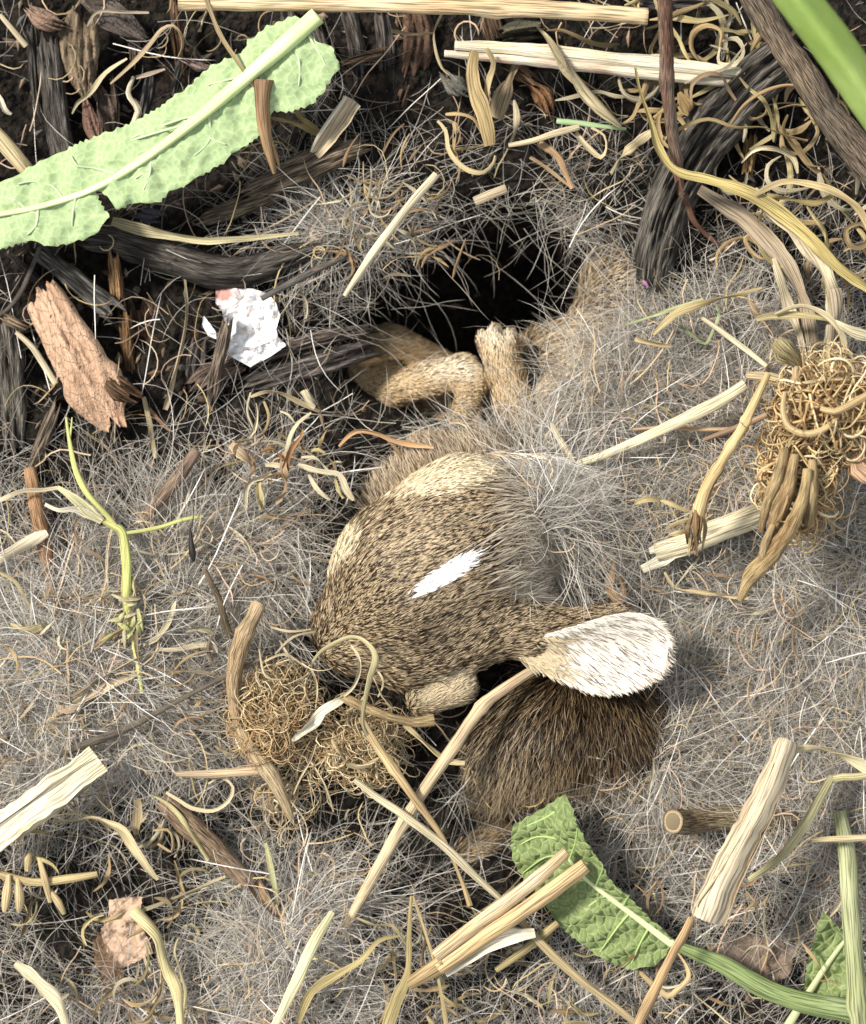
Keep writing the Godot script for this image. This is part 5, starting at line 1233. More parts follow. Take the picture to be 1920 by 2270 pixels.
func make_grass() -> void:
	var c := "grass blade"
	var G := Color(0.60, 0.47, 0.25)
	# [label, points, widths, colour]
	for q in [
		["long yellow blade arching from the red twig to the right edge", [1408, 150, 130, 1418, 200, 140, 1442, 270, 150, 1458, 329, 150, 1498, 381, 150, 1577, 401, 148, 1676, 436, 144, 1775, 508, 140, 1855, 587, 134, 1935, 645, 126], [8, 10, 24, 24, 22, 30, 34, 32, 28, 26], Color(0.64, 0.52, 0.22)],
		["bleached broad blade under the long yellow blade", [1668, 425, 110, 1716, 470, 116, 1775, 528, 118, 1827, 600, 112, 1850, 690, 100, 1856, 740, 90], [26, 34, 38, 40, 40, 34], Color(0.70, 0.60, 0.42)],
		["grey brown wide dry leaf strip right of the charcoal log", [1550, 420, 50, 1600, 452, 62, 1656, 488, 70, 1728, 567, 72, 1775, 651, 66, 1790, 740, 56, 1796, 805, 44], [22, 40, 46, 50, 52, 50, 40], Color(0.46, 0.37, 0.26)],
		["pale narrow leaf strip left of the grey brown wide one", [1712, 565, 66, 1730, 620, 70, 1748, 680, 66, 1772, 740, 56, 1785, 800, 46], [12, 24, 28, 26, 18], Color(0.66, 0.57, 0.40)],
		["tan looping blade over the yellow blade near the right edge", [1674, 432, 150, 1710, 412, 164, 1752, 402, 170, 1831, 417, 166, 1880, 442, 160, 1908, 470, 152, 1935, 520, 140], [12, 15, 14, 18, 20, 22, 20], Color(0.66, 0.52, 0.28)],
		["olive blade folded under the looping blade", [1700, 432, 120, 1760, 444, 126, 1810, 450, 126, 1850, 430, 122], [9, 14, 14, 8], Color(0.42, 0.32, 0.14)],
		["straight bleached leaf stalk leaning on the broad blade", [1846, 640, 120, 1850, 690, 118, 1842, 760, 104, 1836, 800, 96], [30, 34, 30, 22], Color(0.50, 0.42, 0.30)],
		["thin brown arching tendril below the split white straw", [1620, 275, 90, 1650, 232, 104, 1700, 200, 116, 1760, 190, 120, 1808, 222, 112, 1826, 280, 96, 1832, 310, 84], [5, 7, 8, 8, 7, 6, 5], Color(0.46, 0.31, 0.16)],
		["tan tendril stretching across the charcoal log from the red twig", [1470, 310, 120, 1510, 284, 126, 1570, 264, 126, 1630, 282, 120, 1690, 282, 112, 1740, 300, 100, 1790, 312, 90], [6, 8, 9, 8, 9, 9, 7], Color(0.44, 0.33, 0.16)],
		["thin curling tendril over the split white straw", [1534, 232, 90, 1534, 190, 100, 1560, 166, 106, 1596, 166, 104, 1616, 200, 96, 1632, 222, 88], [7, 8, 9, 9, 8, 6], Color(0.40, 0.28, 0.17)],
		["crumpled brown bract hanging under the split white straw", [1505, 205, 70, 1520, 232, 76, 1526, 252, 70], [10, 36, 26], Color(0.48, 0.33, 0.15)],
		["short tan blade tied to the red twig's joint", [1450, 262, 150, 1472, 244, 158, 1505, 232, 152], [10, 14, 9], Color(0.46, 0.34, 0.16)],
		["folded translucent sheath slanting below the split white straw", [1190, 60, 90, 1216, 87, 100, 1242, 125, 104, 1271, 167, 104, 1320, 225, 96, 1374, 280, 84], [4, 14, 28, 40, 44, 20], Color(0.56, 0.48, 0.30)],
		["thin arched blade left of the charcoal log's top", [1355, 385, 40, 1375, 350, 56, 1410, 318, 66, 1445, 292, 70], [8, 18, 26, 18], Color(0.66, 0.54, 0.34)],
		["pale straw bent like a hook in the upper fur", [1276, 294, 66, 1300, 324, 70, 1332, 350, 70, 1345, 330, 72, 1340, 300, 70, 1310, 282, 66], [11, 12, 12, 8, 7, 6], Color(0.72, 0.60, 0.38)],
		["rusty shredded blade drooping into the burrow fur", [1195, 318, 50, 1216, 330, 56, 1240, 352, 54, 1255, 385, 46, 1268, 418, 38], [16, 18, 16, 12, 10], Color(0.52, 0.34, 0.19)],
		["thin tan straw slanting behind the rusty shredded blade", [1175, 348, 30, 1215, 375, 36, 1262, 412, 30], [8, 10, 6], Color(0.48, 0.34, 0.2)],
		["broad tan blade standing in the middle of the dry tuft", [1053, 112, 110, 1047, 150, 116, 1052, 195, 112, 1068, 240, 104, 1080, 285, 94, 1086, 322, 80], [22, 30, 34, 36, 34, 26], Color(0.56, 0.42, 0.21)],
		["narrow blade rising beside the broad one in the dry tuft", [1078, 108, 110, 1094, 140, 108, 1082, 185, 100, 1078, 235, 90], [10, 14, 16, 12], Color(0.58, 0.46, 0.25)],
		["pale looping blade curving round the foot of the dry tuft", [970, 268, 60, 988, 290, 68, 994, 330, 72, 1012, 358, 74, 1040, 378, 74, 1072, 382, 72, 1094, 362, 70, 1098, 345, 66], [6, 10, 11, 12, 13, 12, 10, 6], Color(0.66, 0.54, 0.30)],
		["inner curled blade within the dry tuft", [988, 254, 60, 1020, 252, 70, 1052, 264, 74, 1070, 296, 70], [6, 12, 13, 8], Color(0.60, 0.44, 0.22)],
		["twisted shred inside the dry tuft's loop", [1005, 272, 66, 1012, 300, 72, 1004, 330, 66, 1014, 345, 58], [8, 12, 10, 6], Color(0.50, 0.36, 0.18)],
		["pointed papery blade right of the dry tuft", [1140, 222, 50, 1146, 260, 60, 1140, 300, 56, 1130, 325, 44], [6, 18, 14, 5], Color(0.54, 0.46, 0.30)],
		["wide dusty sheath behind the dry tuft", [1150, 130, 40, 1128, 180, 46, 1110, 225, 44, 1100, 262, 34], [16, 34, 44, 26], Color(0.40, 0.31, 0.19)],
		["curved pale blade hanging from the cane like a bow", [982, 26, 90, 962, 70, 86, 966, 115, 80, 980, 150, 70, 996, 166, 60], [5, 8, 9, 7, 4], Color(0.62, 0.52, 0.32)],
		["thin straight blade crossing the bow shaped one", [868, 66, 50, 900, 76, 60, 935, 76, 64, 960, 73, 64], [7, 8, 7, 4], Color(0.58, 0.44, 0.26)],
		["slim tan blade arching high over the dark chips", [245, 186, 10, 295, 140, 30, 336, 95, 44, 360, 66, 50, 384, 58, 50, 402, 80, 44, 404, 105, 36, 394, 128, 24], [4, 7, 9, 10, 10, 9, 8, 5], Color(0.52, 0.40, 0.25)],
		["flat straw coloured blade below the slim arching one", [160, 252, -10, 172, 228, 0, 200, 205, 8, 235, 162, 14, 282, 130, 8], [4, 10, 12, 11, 5], Color(0.66, 0.56, 0.36)],
		["thin wavy blade along the top left chips", [193, 58, 0, 205, 36, 10, 225, 24, 16, 270, 26, 18, 330, 28, 10], [4, 6, 8, 7, 4], Color(0.60, 0.50, 0.36)],
		["white twisted blade end touching the leaf's upper edge", [296, 170, 0, 286, 205, 14, 300, 232, 24, 306, 250, 30, 298, 272, 34], [8, 12, 14, 18, 12], Color(0.76, 0.68, 0.50)],
		["short pinkish blade forking from the white twisted end", [302, 172, 2, 330, 165, 10, 366, 154, 6], [8, 11, 8], Color(0.58, 0.46, 0.36)],
		["white blade tip poking in from the left edge", [-14, 200, -10, 2, 225, 0, 10, 244, 4, 26, 252, -2], [8, 12, 12, 6], Color(0.76, 0.70, 0.56)],
		["straw coloured blade hanging below the cane's left end", [465, 15, 30, 452, 40, 20, 443, 70, 6], [6, 14, 8], Color(0.58, 0.50, 0.34)],
		["tan bent blade in the dark left of the painted sun spot", [409, 610, -30, 414, 680, -20, 408, 740, -20, 390, 815, -26, 366, 908, -40], [4, 9, 12, 15, 12], Color(0.52, 0.42, 0.28)],
		["stiff tan stalk slanting below the tan bark slab", [318, 880, -30, 330, 930, -26, 336, 970, -24, 345, 1016, -30], [10, 12, 12, 8], Color(0.56, 0.46, 0.28)],
		["reddish thin stalk crossing under the stiff tan one", [330, 905, -40, 360, 940, -36, 395, 972, -40], [8, 9, 4], Color(0.42, 0.26, 0.16)],
		["orange tan blade arching towards the sleeping head", [752, 990, 40, 778, 962, 56, 802, 954, 64, 840, 962, 72, 880, 978, 80, 962, 992, 90], [6, 11, 13, 14, 13, 5], Color(0.62, 0.38, 0.20)],
		["brown blade dropping from the orange tan one", [852, 966, 60, 880, 1000, 50, 900, 1040, 40], [6, 11, 6], Color(0.40, 0.28, 0.17)],
		["tapering grass head slanting over dark fluff", [1448, 742, 96, 1475, 715, 108, 1506, 691, 114, 1577, 667, 116, 1640, 652, 112, 1690, 638, 104], [8, 17, 18, 14, 10, 5], Color(0.58, 0.46, 0.24)],
		["pale green blade running along the tapering grass head", [1386, 721, 80, 1440, 702, 92, 1498, 683, 100, 1558, 662, 102], [4, 9, 10, 6], Color(0.48, 0.52, 0.28)],
		["dull green bent grass stalk under the tapering head", [1502, 716, 70, 1540, 748, 74, 1564, 762, 76, 1582, 730, 78, 1594, 700, 76, 1588, 676, 72], [6, 8, 8, 8, 8, 5], Color(0.38, 0.44, 0.24)],
		["olive bent blade crossing the wide dry strips", [1676, 707, 110, 1710, 700, 120, 1775, 699, 126, 1830, 708, 124, 1872, 720, 116], [10, 15, 16, 15, 10], Color(0.56, 0.47, 0.25)],
		["pale arched blade dropping at the right over the strips", [1718, 697, 130, 1775, 678, 144, 1831, 699, 146, 1868, 745, 138, 1872, 800, 124], [7, 12, 14, 14, 9], Color(0.72, 0.62, 0.40)],
		["cream blade end at the right edge above the root clump", [1850, 712, 140, 1890, 735, 150, 1940, 750, 146], [10, 30, 26], Color(0.74, 0.67, 0.46)],
		["small brown pod like leaf tip standing in fluff", [1660, 668, 100, 1672, 688, 108, 1690, 706, 104], [10, 20, 8], Color(0.44, 0.32, 0.2)],
		["wavy dry blade below the thick cream straw", [1474, 1268, 80, 1490, 1298, 84, 1514, 1310, 86, 1577, 1314, 84, 1620, 1322, 80, 1660, 1328, 74], [5, 8, 9, 12, 9, 5], Color(0.62, 0.50, 0.30)],
		["curled brown leaf loop standing in the fur above the ear", [1362, 1230, 70, 1358, 1268, 84, 1350, 1300, 92, 1364, 1326, 92, 1384, 1316, 90, 1376, 1284, 86, 1358, 1262, 80], [5, 10, 18, 22, 18, 12, 5], Color(0.46, 0.30, 0.17)],
		["thin rusty stem running up from the curled leaf loop", [1310, 1085, 80, 1316, 1130, 86, 1324, 1170, 86, 1332, 1215, 80], [5, 6, 6, 4], Color(0.50, 0.32, 0.2)],
		["tiny straw coloured husk lying on the neck fur", [1236, 1160, 84, 1246, 1150, 90, 1252, 1168, 90, 1250, 1182, 84], [8, 13, 10, 6], Color(0.62, 0.48, 0.3)],
		["tan frayed straw bit on the upper right fluff", [1408, 752, 96, 1440, 758, 102, 1490, 770, 98], [10, 14, 8], Color(0.62, 0.48, 0.26)],
		["thin ring of dry blade at the lower left", [368, 1757, 50, 400, 1776, 58, 425, 1791, 62, 472, 1797, 64, 506, 1776, 66, 516, 1745, 66, 490, 1724, 62, 462, 1738, 54], [6, 8, 9, 9, 7, 6, 5, 4], Color(0.72, 0.62, 0.40)],
		["blade forming the left leg of a grass V at the bottom", [912, 1986, 70, 907, 2070, 66, 904, 2156, 60, 880, 2215, 56, 855, 2290, 50], [5, 11, 13, 28, 30], Color(0.48, 0.39, 0.19)],
		["stalk forming the right leg of the grass V at the bottom", [916, 1986, 74, 935, 2045, 78, 957, 2116, 76, 975, 2190, 72, 992, 2290, 66], [5, 11, 13, 13, 13], Color(0.50, 0.40, 0.21)],
		["twisted olive blade curving across to the grass V", [660, 2268, 60, 690, 2200, 64, 750, 2160, 66, 800, 2130, 66, 840, 2085, 62, 885, 2075, 56], [14, 20, 20, 15, 12, 6], Color(0.50, 0.41, 0.19)],
		["thin wavy olive blade left of the grass V", [790, 2035, 56, 830, 2050, 60, 870, 2052, 60, 895, 2085, 58, 912, 2105, 54], [4, 7, 8, 7, 4], Color(0.48, 0.41, 0.22)],
		["short pale green stalk upright in sparse fur", [590, 1868, 30, 598, 1905, 40, 606, 1950, 40, 616, 2010, 30], [12, 14, 11, 5], Color(0.50, 0.49, 0.27)],
		["dull straw slanting to the brown weathered stick", [310, 2020, 20, 370, 2000, 30, 430, 1975, 34, 500, 1944, 34], [8, 13, 14, 8], Color(0.46, 0.40, 0.24)],
		["forked yellow blade beside the cracked yellow straw", [395, 2080, 40, 388, 2110, 46, 400, 2150, 48, 410, 2200, 44, 405, 2260, 38], [5, 8, 9, 8, 6], Color(0.60, 0.52, 0.30)],
		["tan papery blade rising at the lower left behind the plank", [306, 1772, 20, 304, 1810, 30, 300, 1850, 28], [16, 22, 12], Color(0.44, 0.34, 0.19)],
		["kinked tan blade by the twisted pale one", [340, 1840, 30, 372, 1838, 40, 384, 1860, 42, 380, 1890, 40, 350, 1870, 34], [5, 8, 8, 7, 5], Color(0.50, 0.38, 0.2)],
		["wide pale blade sweeping below the seedling's base", [170, 1545, 40, 215, 1510, 54, 262, 1482, 60, 300, 1462, 60, 340, 1450, 54], [10, 20, 24, 18, 8], Color(0.68, 0.56, 0.36)],
		["second pale blade sweeping under the wide one", [110, 1590, 40, 170, 1560, 50, 240, 1520, 56, 310, 1490, 54], [8, 18, 20, 8], Color(0.62, 0.50, 0.32)],
		["cream blade curving up right of the seedling", [318, 1430, 50, 345, 1418, 60, 368, 1388, 64, 384, 1350, 62, 390, 1332, 56], [6, 12, 14, 12, 5], Color(0.66, 0.58, 0.38)],
		["grey looped blade right of the seedling's tail", [345, 1440, 50, 390, 1440, 62, 440, 1430, 66, 474, 1432, 64, 482, 1446, 58], [6, 10, 14, 13, 6], Color(0.56, 0.48, 0.33)],
		["faint arched blade above the grey looped one", [412, 1400, 50, 436, 1392, 60, 462, 1398, 60, 476, 1415, 54], [6, 12, 12, 6], Color(0.42, 0.37, 0.25)],
		["crumpled papery husk in the left fluff near the edge", [125, 1568, 50, 150, 1575, 62, 172, 1572, 60, 160, 1600, 54], [12, 26, 22, 10], Color(0.62, 0.48, 0.32)],
		["yellow husk with a pale point lying in the left fluff", [24, 1382, 60, 44, 1394, 68, 66, 1398, 72, 92, 1390, 66], [6, 14, 22, 14], Color(0.66, 0.56, 0.30)],
		["curving tan straw at the far left over the bleached sliver", [0, 1270, 40, 35, 1290, 50, 55, 1325, 52, 68, 1352, 46], [6, 8, 8, 5], Color(0.58, 0.48, 0.26)],
		["papery split blade leaning beside the reddish tan stick", [108, 1290, 40, 112, 1320, 44, 126, 1345, 46, 124, 1372, 40], [14, 20, 18, 8], Color(0.66, 0.52, 0.36)],
		["cream straw arching in from the left edge to the seedling", [-20, 1120, 40, 20, 1100, 56, 51, 1088, 64, 95, 1086, 68, 128, 1081, 70], [8, 10, 11, 10, 8], Color(0.74, 0.64, 0.44)],
	]:
		blade("grass_blade", q[0], c, q[1], q[2], q[3])
	# the loose tuft left of the head, blades of one plant
	var tuft := thing("dry_tuft", "rusty and straw coloured curly tuft left of the sleeping head", "grass tuft", P(645, 1010, 20))
	for q in [
		[[556, 880, 50, 590, 868, 60, 625, 872, 64, 670, 894, 60, 708, 912, 52], [6, 11, 12, 12, 6], TAN.lerp(PALE, 0.4)],
		[[672, 866, 60, 682, 886, 64, 698, 902, 60], [17, 20, 18], PALE],
		[[690, 915, 56, 662, 936, 62, 646, 960, 62, 638, 985, 58, 634, 1005, 50], [6, 9, 11, 11, 8], PALE],
		[[622, 912, 50, 640, 920, 58, 652, 935, 60], [4, 6, 4], PALE],
		[[580, 1002, 40, 598, 993, 54, 614, 1002, 60, 626, 1020, 58], [5, 9, 10, 8], RUST],
		[[630, 1060, 50, 636, 1020, 60, 650, 990, 66, 668, 968, 64, 672, 952, 60], [12, 15, 13, 9, 4], RUST],
		[[632, 1000, 50, 628, 1035, 58, 634, 1070, 58, 628, 1095, 52, 612, 1116, 44], [10, 16, 15, 16, 8], Color(0.52, 0.36, 0.22)],
		[[660, 1030, 56, 690, 1040, 62, 720, 1046, 64, 752, 1052, 62, 765, 1080, 58, 786, 1110, 50], [8, 12, 12, 12, 18, 22], PALE],
		[[668, 1014, 60, 695, 1014, 66, 712, 1025, 66, 728, 1045, 60], [5, 8, 9, 8], PALE],
		[[684, 1052, 50, 700, 1080, 56, 716, 1096, 56, 732, 1108, 50], [7, 11, 11, 5], PALE],
		[[690, 1000, 50, 705, 998, 58, 720, 1006, 54], [6, 8, 5], YELLOW],
		[[588, 1030, 40, 610, 1030, 48, 634, 1036, 50], [10, 12, 9], PALE],
		[[512, 985, 40, 534, 1006, 52, 552, 1024, 54, 560, 1030, 50], [16, 22, 24, 18], Color(0.60, 0.45, 0.29)],
		[[546, 1130, 40, 545, 1090, 54, 556, 1066, 58, 580, 1058, 56, 600, 1048, 50], [6, 10, 12, 12, 7], PALE],
		[[574, 1070, 50, 577, 1100, 54, 578, 1130, 46], [12, 16, 10], YELLOW],
		[[556, 870, 40, 548, 910, 50, 562, 950, 50, 566, 980, 44], [4, 5, 5, 4], PALE],
		[[585, 890, 44, 596, 920, 52, 590, 950, 50, 570, 970, 44, 520, 980, 36], [5, 6, 6, 7, 6], TAN],
		[[742, 1060, 44, 750, 1085, 50, 762, 1104, 46], [6, 10, 7], YELLOW],
	]:
		blade("blade", "", "", q[0], q[1], q[2], {"in": tuft})
	# dry tangle at the upper right: curly blades one by one
	rng.seed = 77
	for k in 74:
		var x := rng.randf_range(1370, 1680); var y := rng.randf_range(-30, 260)
		var hue: String = ["tan", "yellowish", "pale", "brown"][k % 4]
		var where := hue + " curly dry grass blade in the tangle behind the split white straw"
		if k >= 40:
			x = rng.randf_range(1640, 1960); y = rng.randf_range(200, 560)
			where = hue + " curly dry grass blade in the tangle beneath the grey dead stem"
		var a := rng.randf() * TAU
		var bend := rng.randfn() * 0.5
		var pts := []
		var h := rng.randf_range(0, 70)
		for e in 6:
			pts.append_array([x, y, h])
			x += cos(a) * 34; y += sin(a) * 34
			a += bend + rng.randfn() * 0.25
			h += rng.randf_range(-12, 14)
		var f := rng.randf_range(0.6, 1.25)
		blade("curly_blade", where, c, pts, [4, rng.randf_range(8, 17), rng.randf_range(8, 17), 11, 8, 3], shade([TAN, YELLOW, PALE, Color(0.46, 0.33, 0.17)][k % 4], f * 0.9), {"g": hue + (" blades of the tangle behind the split straw" if k < 40 else " blades of the tangle beneath the dead stem")})
	for k in 64:
		var x := rng.randf_range(40, 420); var y := rng.randf_range(1780, 2280)
		var hue: String = ["tan", "yellowish", "pale", "olive"][k % 4]
		var where := hue + " short curly dry blade in the lower left litter"
		if k >= 34:
			x = rng.randf_range(820, 1340); y = rng.randf_range(2080, 2290)
			where = hue + " short curly dry blade in the litter along the bottom edge"
		var a := rng.randf() * TAU
		var bend := rng.randfn() * 0.45
		var pts := []
		var h := rng.randf_range(-10, 40)
		for e in 5:
			pts.append_array([x, y, h])
			x += cos(a) * 24; y += sin(a) * 24
			a += bend
			h += rng.randf_range(-10, 12)
		blade("litter_blade", where, c, pts, [3, rng.randf_range(6, 13), rng.randf_range(6, 12), 7, 3], shade([TAN, YELLOW, PALE, Color(0.44, 0.34, 0.17)][k % 4], rng.randf_range(0.55, 1.1)), {"g": hue + (" litter blades in the lower left" if k < 34 else " litter blades along the bottom")})

	# small shreds of hay caught in the fur
	var beds := [[740, 1010, 320, 620, 46, "in the brown fur above the burrow", 30], [20, 480, 1200, 1680, 46, "in the grey fluff around the seedling", 62], [1280, 1900, 1060, 1680, 30, "in the grey fluff right of the rabbits", 64], [1380, 1900, 1900, 2270, 26, "in the fluff around the green sprig", 46], [520, 780, 900, 1300, 18, "in the fluff left of the sleeping head", 40]]
	for b in beds:
		for k in b[4]:
			var hue: String = ["tan", "rusty", "pale", "dull brown"][k % 4]
			var x := rng.randf_range(b[0], b[1]); var y := rng.randf_range(b[2], b[3])
			var a := rng.randf() * TAU
			var bend := rng.randfn() * 0.3
			var pts := []
			var h: float = b[6] + rng.randf_range(-20, 14)
			var reach := rng.randf_range(11, 30)
			for e in 5:
				pts.append_array([x, y, h])
				x += cos(a) * reach; y += sin(a) * reach
				a += bend
				h += rng.randf_range(-6, 8)
			blade("hay_shred", "%s shred of dry hay caught %s" % [hue, b[5]], "hay", pts, [2, rng.randf_range(4, 10), rng.randf_range(3, 9), 4, 2], shade([TAN, Color(0.42, 0.27, 0.15), PALE, Color(0.34, 0.26, 0.17)][k % 4], rng.randf_range(0.7, 1.1)), {"g": "%s hay shreds %s" % [hue, b[5]]})

# ---------- root balls ----------
func fibres(called: String, parent: Node3D, cx: float, cy: float, h0: float, rx: float, ry: float, rh: float, count: int, wid: float, cols: Array, sd: int, curl := 0.45, step := 15.0, pieces := 9) -> void:
	rng.seed = sd
	var s := Shape.new()
	for k in count:
		var d := Vector3(rng.randfn(), absf(rng.randfn()) * 0.9, rng.randfn()).normalized() * pow(rng.randf(), 0.45)
		var p := Vector3(cx + d.x * rx, h0 + d.y * rh, cy + d.z * ry)
		var dir := Vector3(rng.randfn(), rng.randfn() * 0.4, rng.randfn()).normalized()
		var axis := Vector3(rng.randfn() * 0.5, 1, rng.randfn() * 0.5).normalized()
		var turn := rng.randfn() * curl
		var col: Color = shade(cols[k % cols.size()], rng.randf_range(0.6, 1.2))
		var r := wid * rng.randf_range(0.4, 1.2) * 0.5
		var first := s.v.size()
		var n := pieces + rng.randi() % 5
		for e in n:
			var t := float(e) / (n - 1)
			var side := dir.cross(Vector3.UP).normalized()
			var up := side.cross(dir)
			var rr := r * (1.0 - 0.7 * t)
			for a in 3:
				s.vert(p + (side * cos(TAU * a / 3.0) + up * sin(TAU * a / 3.0)) * rr, Vector2.ZERO, col)
			p += dir * step
			dir = dir.rotated(axis, turn + rng.randfn() * 0.12)
			var out := Vector3((p.x - cx) / rx, (p.y - h0) / rh, (p.z - cy) / ry)
			if out.length() > 1.05: dir = (dir - out.normalized() * 0.45).normalized()
		for e in n - 1:
			for a in 3:
				var b0 := first + e * 3 + a; var b1 := first + e * 3 + (a + 1) % 3
				s.quad(b0, b1, b1 + 3, b0 + 3)
	var o := commit(called, s, mats.coat, parent)
	o.set_meta("kind", "stuff")

func make_tangles() -> void:
	var A := [Color(0.58, 0.46, 0.28), Color(0.46, 0.33, 0.18), Color(0.70, 0.60, 0.40), Color(0.34, 0.23, 0.12)]
	var ball := thing("root_ball", "matted ball of fine tan roots with a knobbly stem stub beside the rabbit's nose", "roots", P(606, 1580, 10))
	stalk("stem_stub", "", "", [578, 1336, 112, 560, 1372, 108, 543, 1403, 102, 524, 1467, 92, 516, 1538, 84, 534, 1617, 84, 566, 1670, 92, 592, 1705, 96, 622, 1760, 90, 646, 1816, 74], [26, 32, 38, 34, 30, 28, 30, 38, 30, 12], Color(0.48, 0.34, 0.20), {"in": ball, "m": "wood", "mottle": Color(0.62, 0.48, 0.30), "rough": 0.12, "knots": [0.04, 0.15, 0.25], "cap": PALE})
	fibres("root_fibres", ball, 612, 1575, 50, 92, 105, 62, 380, 4.6, A, 51)
	fibres("root_fibres", ball, 590, 1610, 66, 66, 60, 62, 150, 4.6, [Color(0.46, 0.30, 0.16), Color(0.36, 0.22, 0.11), Color(0.54, 0.40, 0.22)], 54, 0.28)
	fibres("root_fibres", ball, 640, 1740, 20, 70, 70, 50, 60, 4.0, A, 55, 0.15, 18.0)
	var twin := thing("root_ball", "looser ball of curled tan roots and straw below the rabbit's closed eye", "roots", P(790, 1650, 10))
	fibres("root_fibres", twin, 795, 1652, 40, 92, 84, 60, 330, 4.6, A, 52, 0.5)
	lift_all = 75.0
	blade("loop", "", "", [694, 1467, 110, 710, 1446, 128, 737, 1429, 144, 781, 1412, 154, 813, 1425, 158, 833, 1457, 156, 822, 1500, 150, 810, 1554, 142, 804, 1600, 132, 815, 1630, 122], [6, 10, 12, 13, 11, 16, 18, 16, 14, 10], Color(0.66, 0.58, 0.33), {"in": twin, "thick": 6})
	lift_all = 0.0
	blade("flat_straw", "", "", [648, 1642, 100, 690, 1604, 116, 728, 1572, 124, 760, 1546, 126], [8, 24, 26, 18], CREAM, {"in": twin, "m": "straw", "thick": 6})
	blade("thin_loop", "", "", [760, 1545, 126, 785, 1520, 150, 797, 1478, 195, 790, 1445, 205, 775, 1425, 205], [6, 8, 8, 7, 4], PALE, {"in": twin})
	stalk("stub", "", "", [757, 1542, 120, 790, 1560, 124, 821, 1574, 124, 876, 1592, 118, 920, 1600, 112, 962, 1596, 106], [22, 22, 20, 18, 22, 28], Color(0.56, 0.41, 0.22), {"in": twin, "m": "wood", "cap": Color(0.5, 0.36, 0.2)})
	blade("loose_blade", "", "", [896, 1606, 108, 938, 1644, 116, 975, 1677, 122, 1000, 1690, 124, 1030, 1691, 120], [10, 15, 16, 14, 9], Color(0.64, 0.52, 0.29), {"in": twin, "thick": 5})
	blade("loose_blade", "", "", [735, 1640, 110, 756, 1672, 114, 775, 1695, 114, 805, 1700, 112, 838, 1680, 108], [6, 13, 14, 11, 5], Color(0.60, 0.48, 0.28), {"in": twin})
	for q in [[825, 1470, 850, 1510, 838, 1545], [832, 1460, 860, 1480, 890, 1478], [828, 1500, 848, 1545, 876, 1575], [815, 1530, 795, 1560, 760, 1580], [575, 1440, 590, 1500, 640, 1505], [580, 1470, 630, 1450, 680, 1480], [690, 1480, 704, 1530, 700, 1570], [700, 1650, 680, 1700, 650, 1760], [690, 1690, 720, 1740, 740, 1800], [600, 1390, 640, 1400, 690, 1395], [620, 1420, 640, 1455, 660, 1490], [700, 1400, 650, 1412, 610, 1450]]:
		blade("loose_root", "", "", [q[0], q[1], 100, q[2], q[3], 122, q[4], q[5], 104], [4, 6, 3], PALE.lerp(TAN, 0.4), {"in": twin if q[0] > 690 else ball})
	lift_all = 130.0
	var clump := thing("root_clump", "big blurred clump of knotted tan roots with a long drooping tail", "roots", P(1800, 960, 60))
	var B := [Color(0.62, 0.46, 0.24), Color(0.50, 0.34, 0.17), Color(0.70, 0.58, 0.36), Color(0.36, 0.23, 0.11)]
	fibres("root_fibres", clump, 1840, 900, 230, 120, 105, 100, 300, 10.0, B, 61, 0.13, 13.0, 12)
	fibres("root_fibres", clump, 1770, 1060, 210, 78, 120, 90, 220, 10.0, B, 62, 0.10, 13.0, 12)
	stalk("tail", "", "", [1790, 1040, 190, 1784, 1090, 198, 1766, 1140, 196, 1740, 1190, 186, 1700, 1240, 170, 1662, 1285, 150, 1640, 1330, 130], [22, 26, 34, 34, 36, 38, 16], Color(0.58, 0.43, 0.22), {"in": clump, "m": "wood", "rough": 0.12, "mottle": Color(0.36, 0.23, 0.11), "knots": [0.35, 0.6]})
	for q in [[1740, 1000, 1725, 1060, 1700, 1120, 1690, 1180, 30], [1765, 1010, 1748, 1080, 1722, 1150, 1705, 1210, 34], [1800, 1020, 1800, 1090, 1795, 1140, 1790, 1170, 26], [1715, 1160, 1698, 1200, 1690, 1235, 1684, 1260, 20]]:
		stalk("root", "", "", [q[0], q[1], 170, q[2], q[3], 188, q[4], q[5], 172, q[6], q[7], 140], [q[8] * 0.7, q[8], q[8] * 0.9, q[8] * 0.4], Color(0.55, 0.41, 0.22), {"in": clump, "m": "wood", "rough": 0.25, "mottle": Color(0.34, 0.22, 0.11)})
	stalk("root", "", "", [1740, 870, 180, 1736, 910, 196, 1750, 948, 204, 1790, 962, 206, 1830, 950, 204, 1856, 925, 198], [9, 14, 16, 17, 15, 9], Color(0.64, 0.48, 0.26), {"in": clump})
	stalk("root", "", "", [1820, 905, 210, 1850, 912, 218, 1880, 900, 216, 1930, 872, 206], [14, 18, 18, 16], Color(0.60, 0.44, 0.23), {"in": clump})
	stalk("bud", "", "", [1722, 758, 150, 1740, 778, 158, 1758, 790, 156, 1772, 810, 146], [30, 44, 34, 14], Color(0.30, 0.24, 0.12), {"in": clump, "m": "wood", "rough": 0.25, "mottle": Color(0.42, 0.36, 0.2)})
	stalk("root", "", "", [1768, 800, 146, 1764, 840, 150, 1775, 880, 150], [12, 13, 12], Color(0.52, 0.40, 0.24), {"in": clump})
	stalk("leaf_base", "", "", [1900, 1010, 120, 1905, 1040, 134, 1930, 1060, 130], [24, 50, 50], Color(0.55, 0.36, 0.22), {"in": clump, "rough": 0.3})
	lift_all = 0.0
	var nest := thing("seed_stalk", "tan seed stalk with ringed joints lying in lower left litter", "stem", P(110, 1970, 20))
	stalk("stalk", "", "", [-20, 1930, 30, 40, 1950, 44, 90, 1956, 50, 150, 1948, 50, 215, 1938, 44], [18, 20, 18, 20, 14], Color(0.56, 0.44, 0.23), {"in": nest, "knots": [0.3, 0.55]})
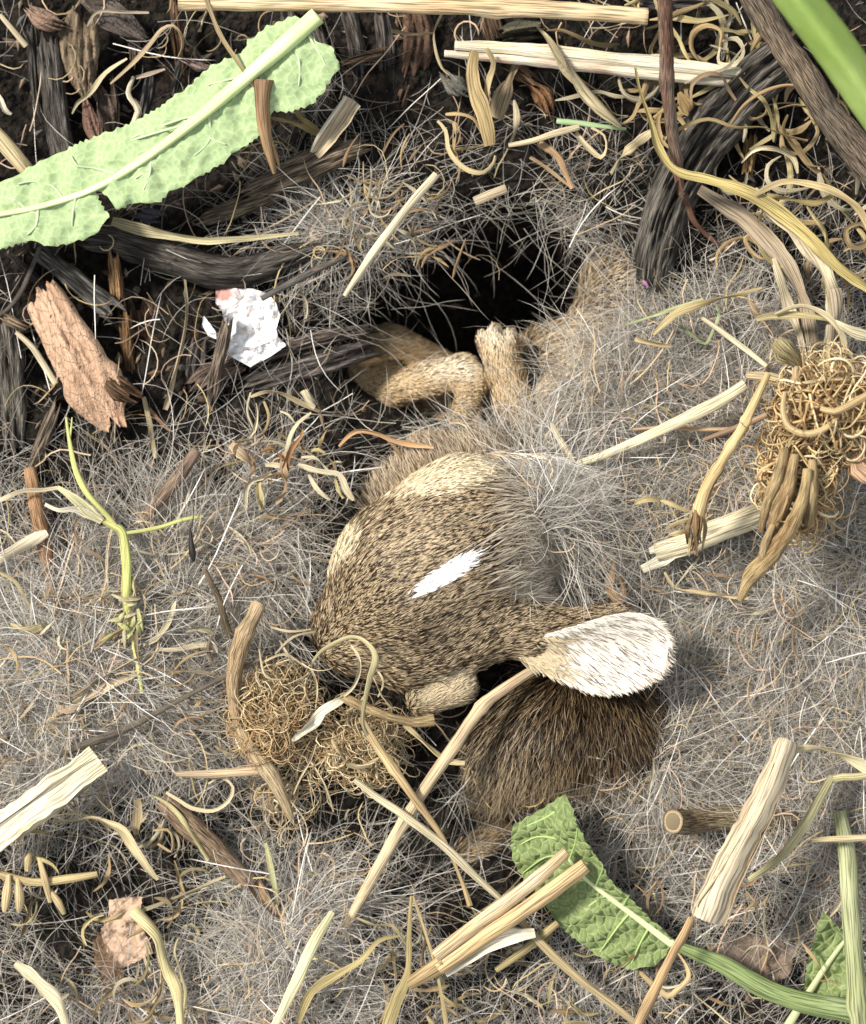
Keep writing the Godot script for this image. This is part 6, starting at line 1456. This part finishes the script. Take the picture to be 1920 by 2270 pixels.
	for q in [[88, 1905, 100, 1950, 112, 2000], [20, 1940, 15, 1990, 10, 2020], [40, 1950, 44, 1995, 42, 2020], [112, 1975, 130, 2000, 142, 2025], [60, 1930, 62, 1905, 68, 1890]]:
		stalk("ringed_joint", "", "", [q[0], q[1], 50, q[2], q[3], 62, q[4], q[5], 48], [11, 18, 10], Color(0.64, 0.50, 0.28), {"in": nest, "knots": [0.4, 0.6, 0.8]})

func make_crumbs() -> void:
	# fine crumbs of bark and soil between the chips
	rng.seed = 91
	var s := Shape.new()
	for k in 2600:
		var x := rng.randf_range(-150, 2050); var y := rng.randf_range(-150, 2400)
		var mulch := soft(1150, 850, y) * soft(1000, 550, x) + 0.15
		if rng.randf() > mulch: continue
		var h := ground(x, y) + 2.0
		var r := rng.randf_range(3, 14)
		var a := rng.randf() * TAU
		var u := Vector3(cos(a), rng.randf_range(-0.3, 0.3), sin(a)) * r * rng.randf_range(1.0, 2.4)
		var w := Vector3(-sin(a), rng.randf_range(-0.3, 0.3), cos(a)) * r * 0.7
		var t := Vector3(0, r * 0.6, 0)
		var f := rng.randf_range(0.4, 1.3)
		var col := shade([Color(0.10, 0.075, 0.055), Color(0.15, 0.10, 0.065), Color(0.08, 0.075, 0.07), Color(0.22, 0.16, 0.11)][rng.randi() % 4], f)
		var p := Vector3(x, h, y)
		var b := s.v.size()
		for q in [u, w, -u, -w]: s.vert(p + q * rng.randf_range(0.7, 1.2), Vector2.ZERO, col)
		s.vert(p + t, Vector2.ZERO, col); s.vert(p - t, Vector2.ZERO, col)
		for e in 4:
			s.tri(b + e, b + 4, b + (e + 1) % 4)
			s.tri(b + e, b + (e + 1) % 4, b + 5)
	var o := commit("bark_crumbs", s, mats.skin, null, true)
	tag(o, "dark crumbs of bark and soil between the wood chips", "mulch")
	o.set_meta("kind", "stuff")
	# a pink petal
	blade("petal", "tiny pink petal at the tip of the charcoal log", "petal", [1424, 622, 60, 1430, 628, 66, 1436, 638, 62], [5, 9, 5], Color(0.62, 0.30, 0.55))
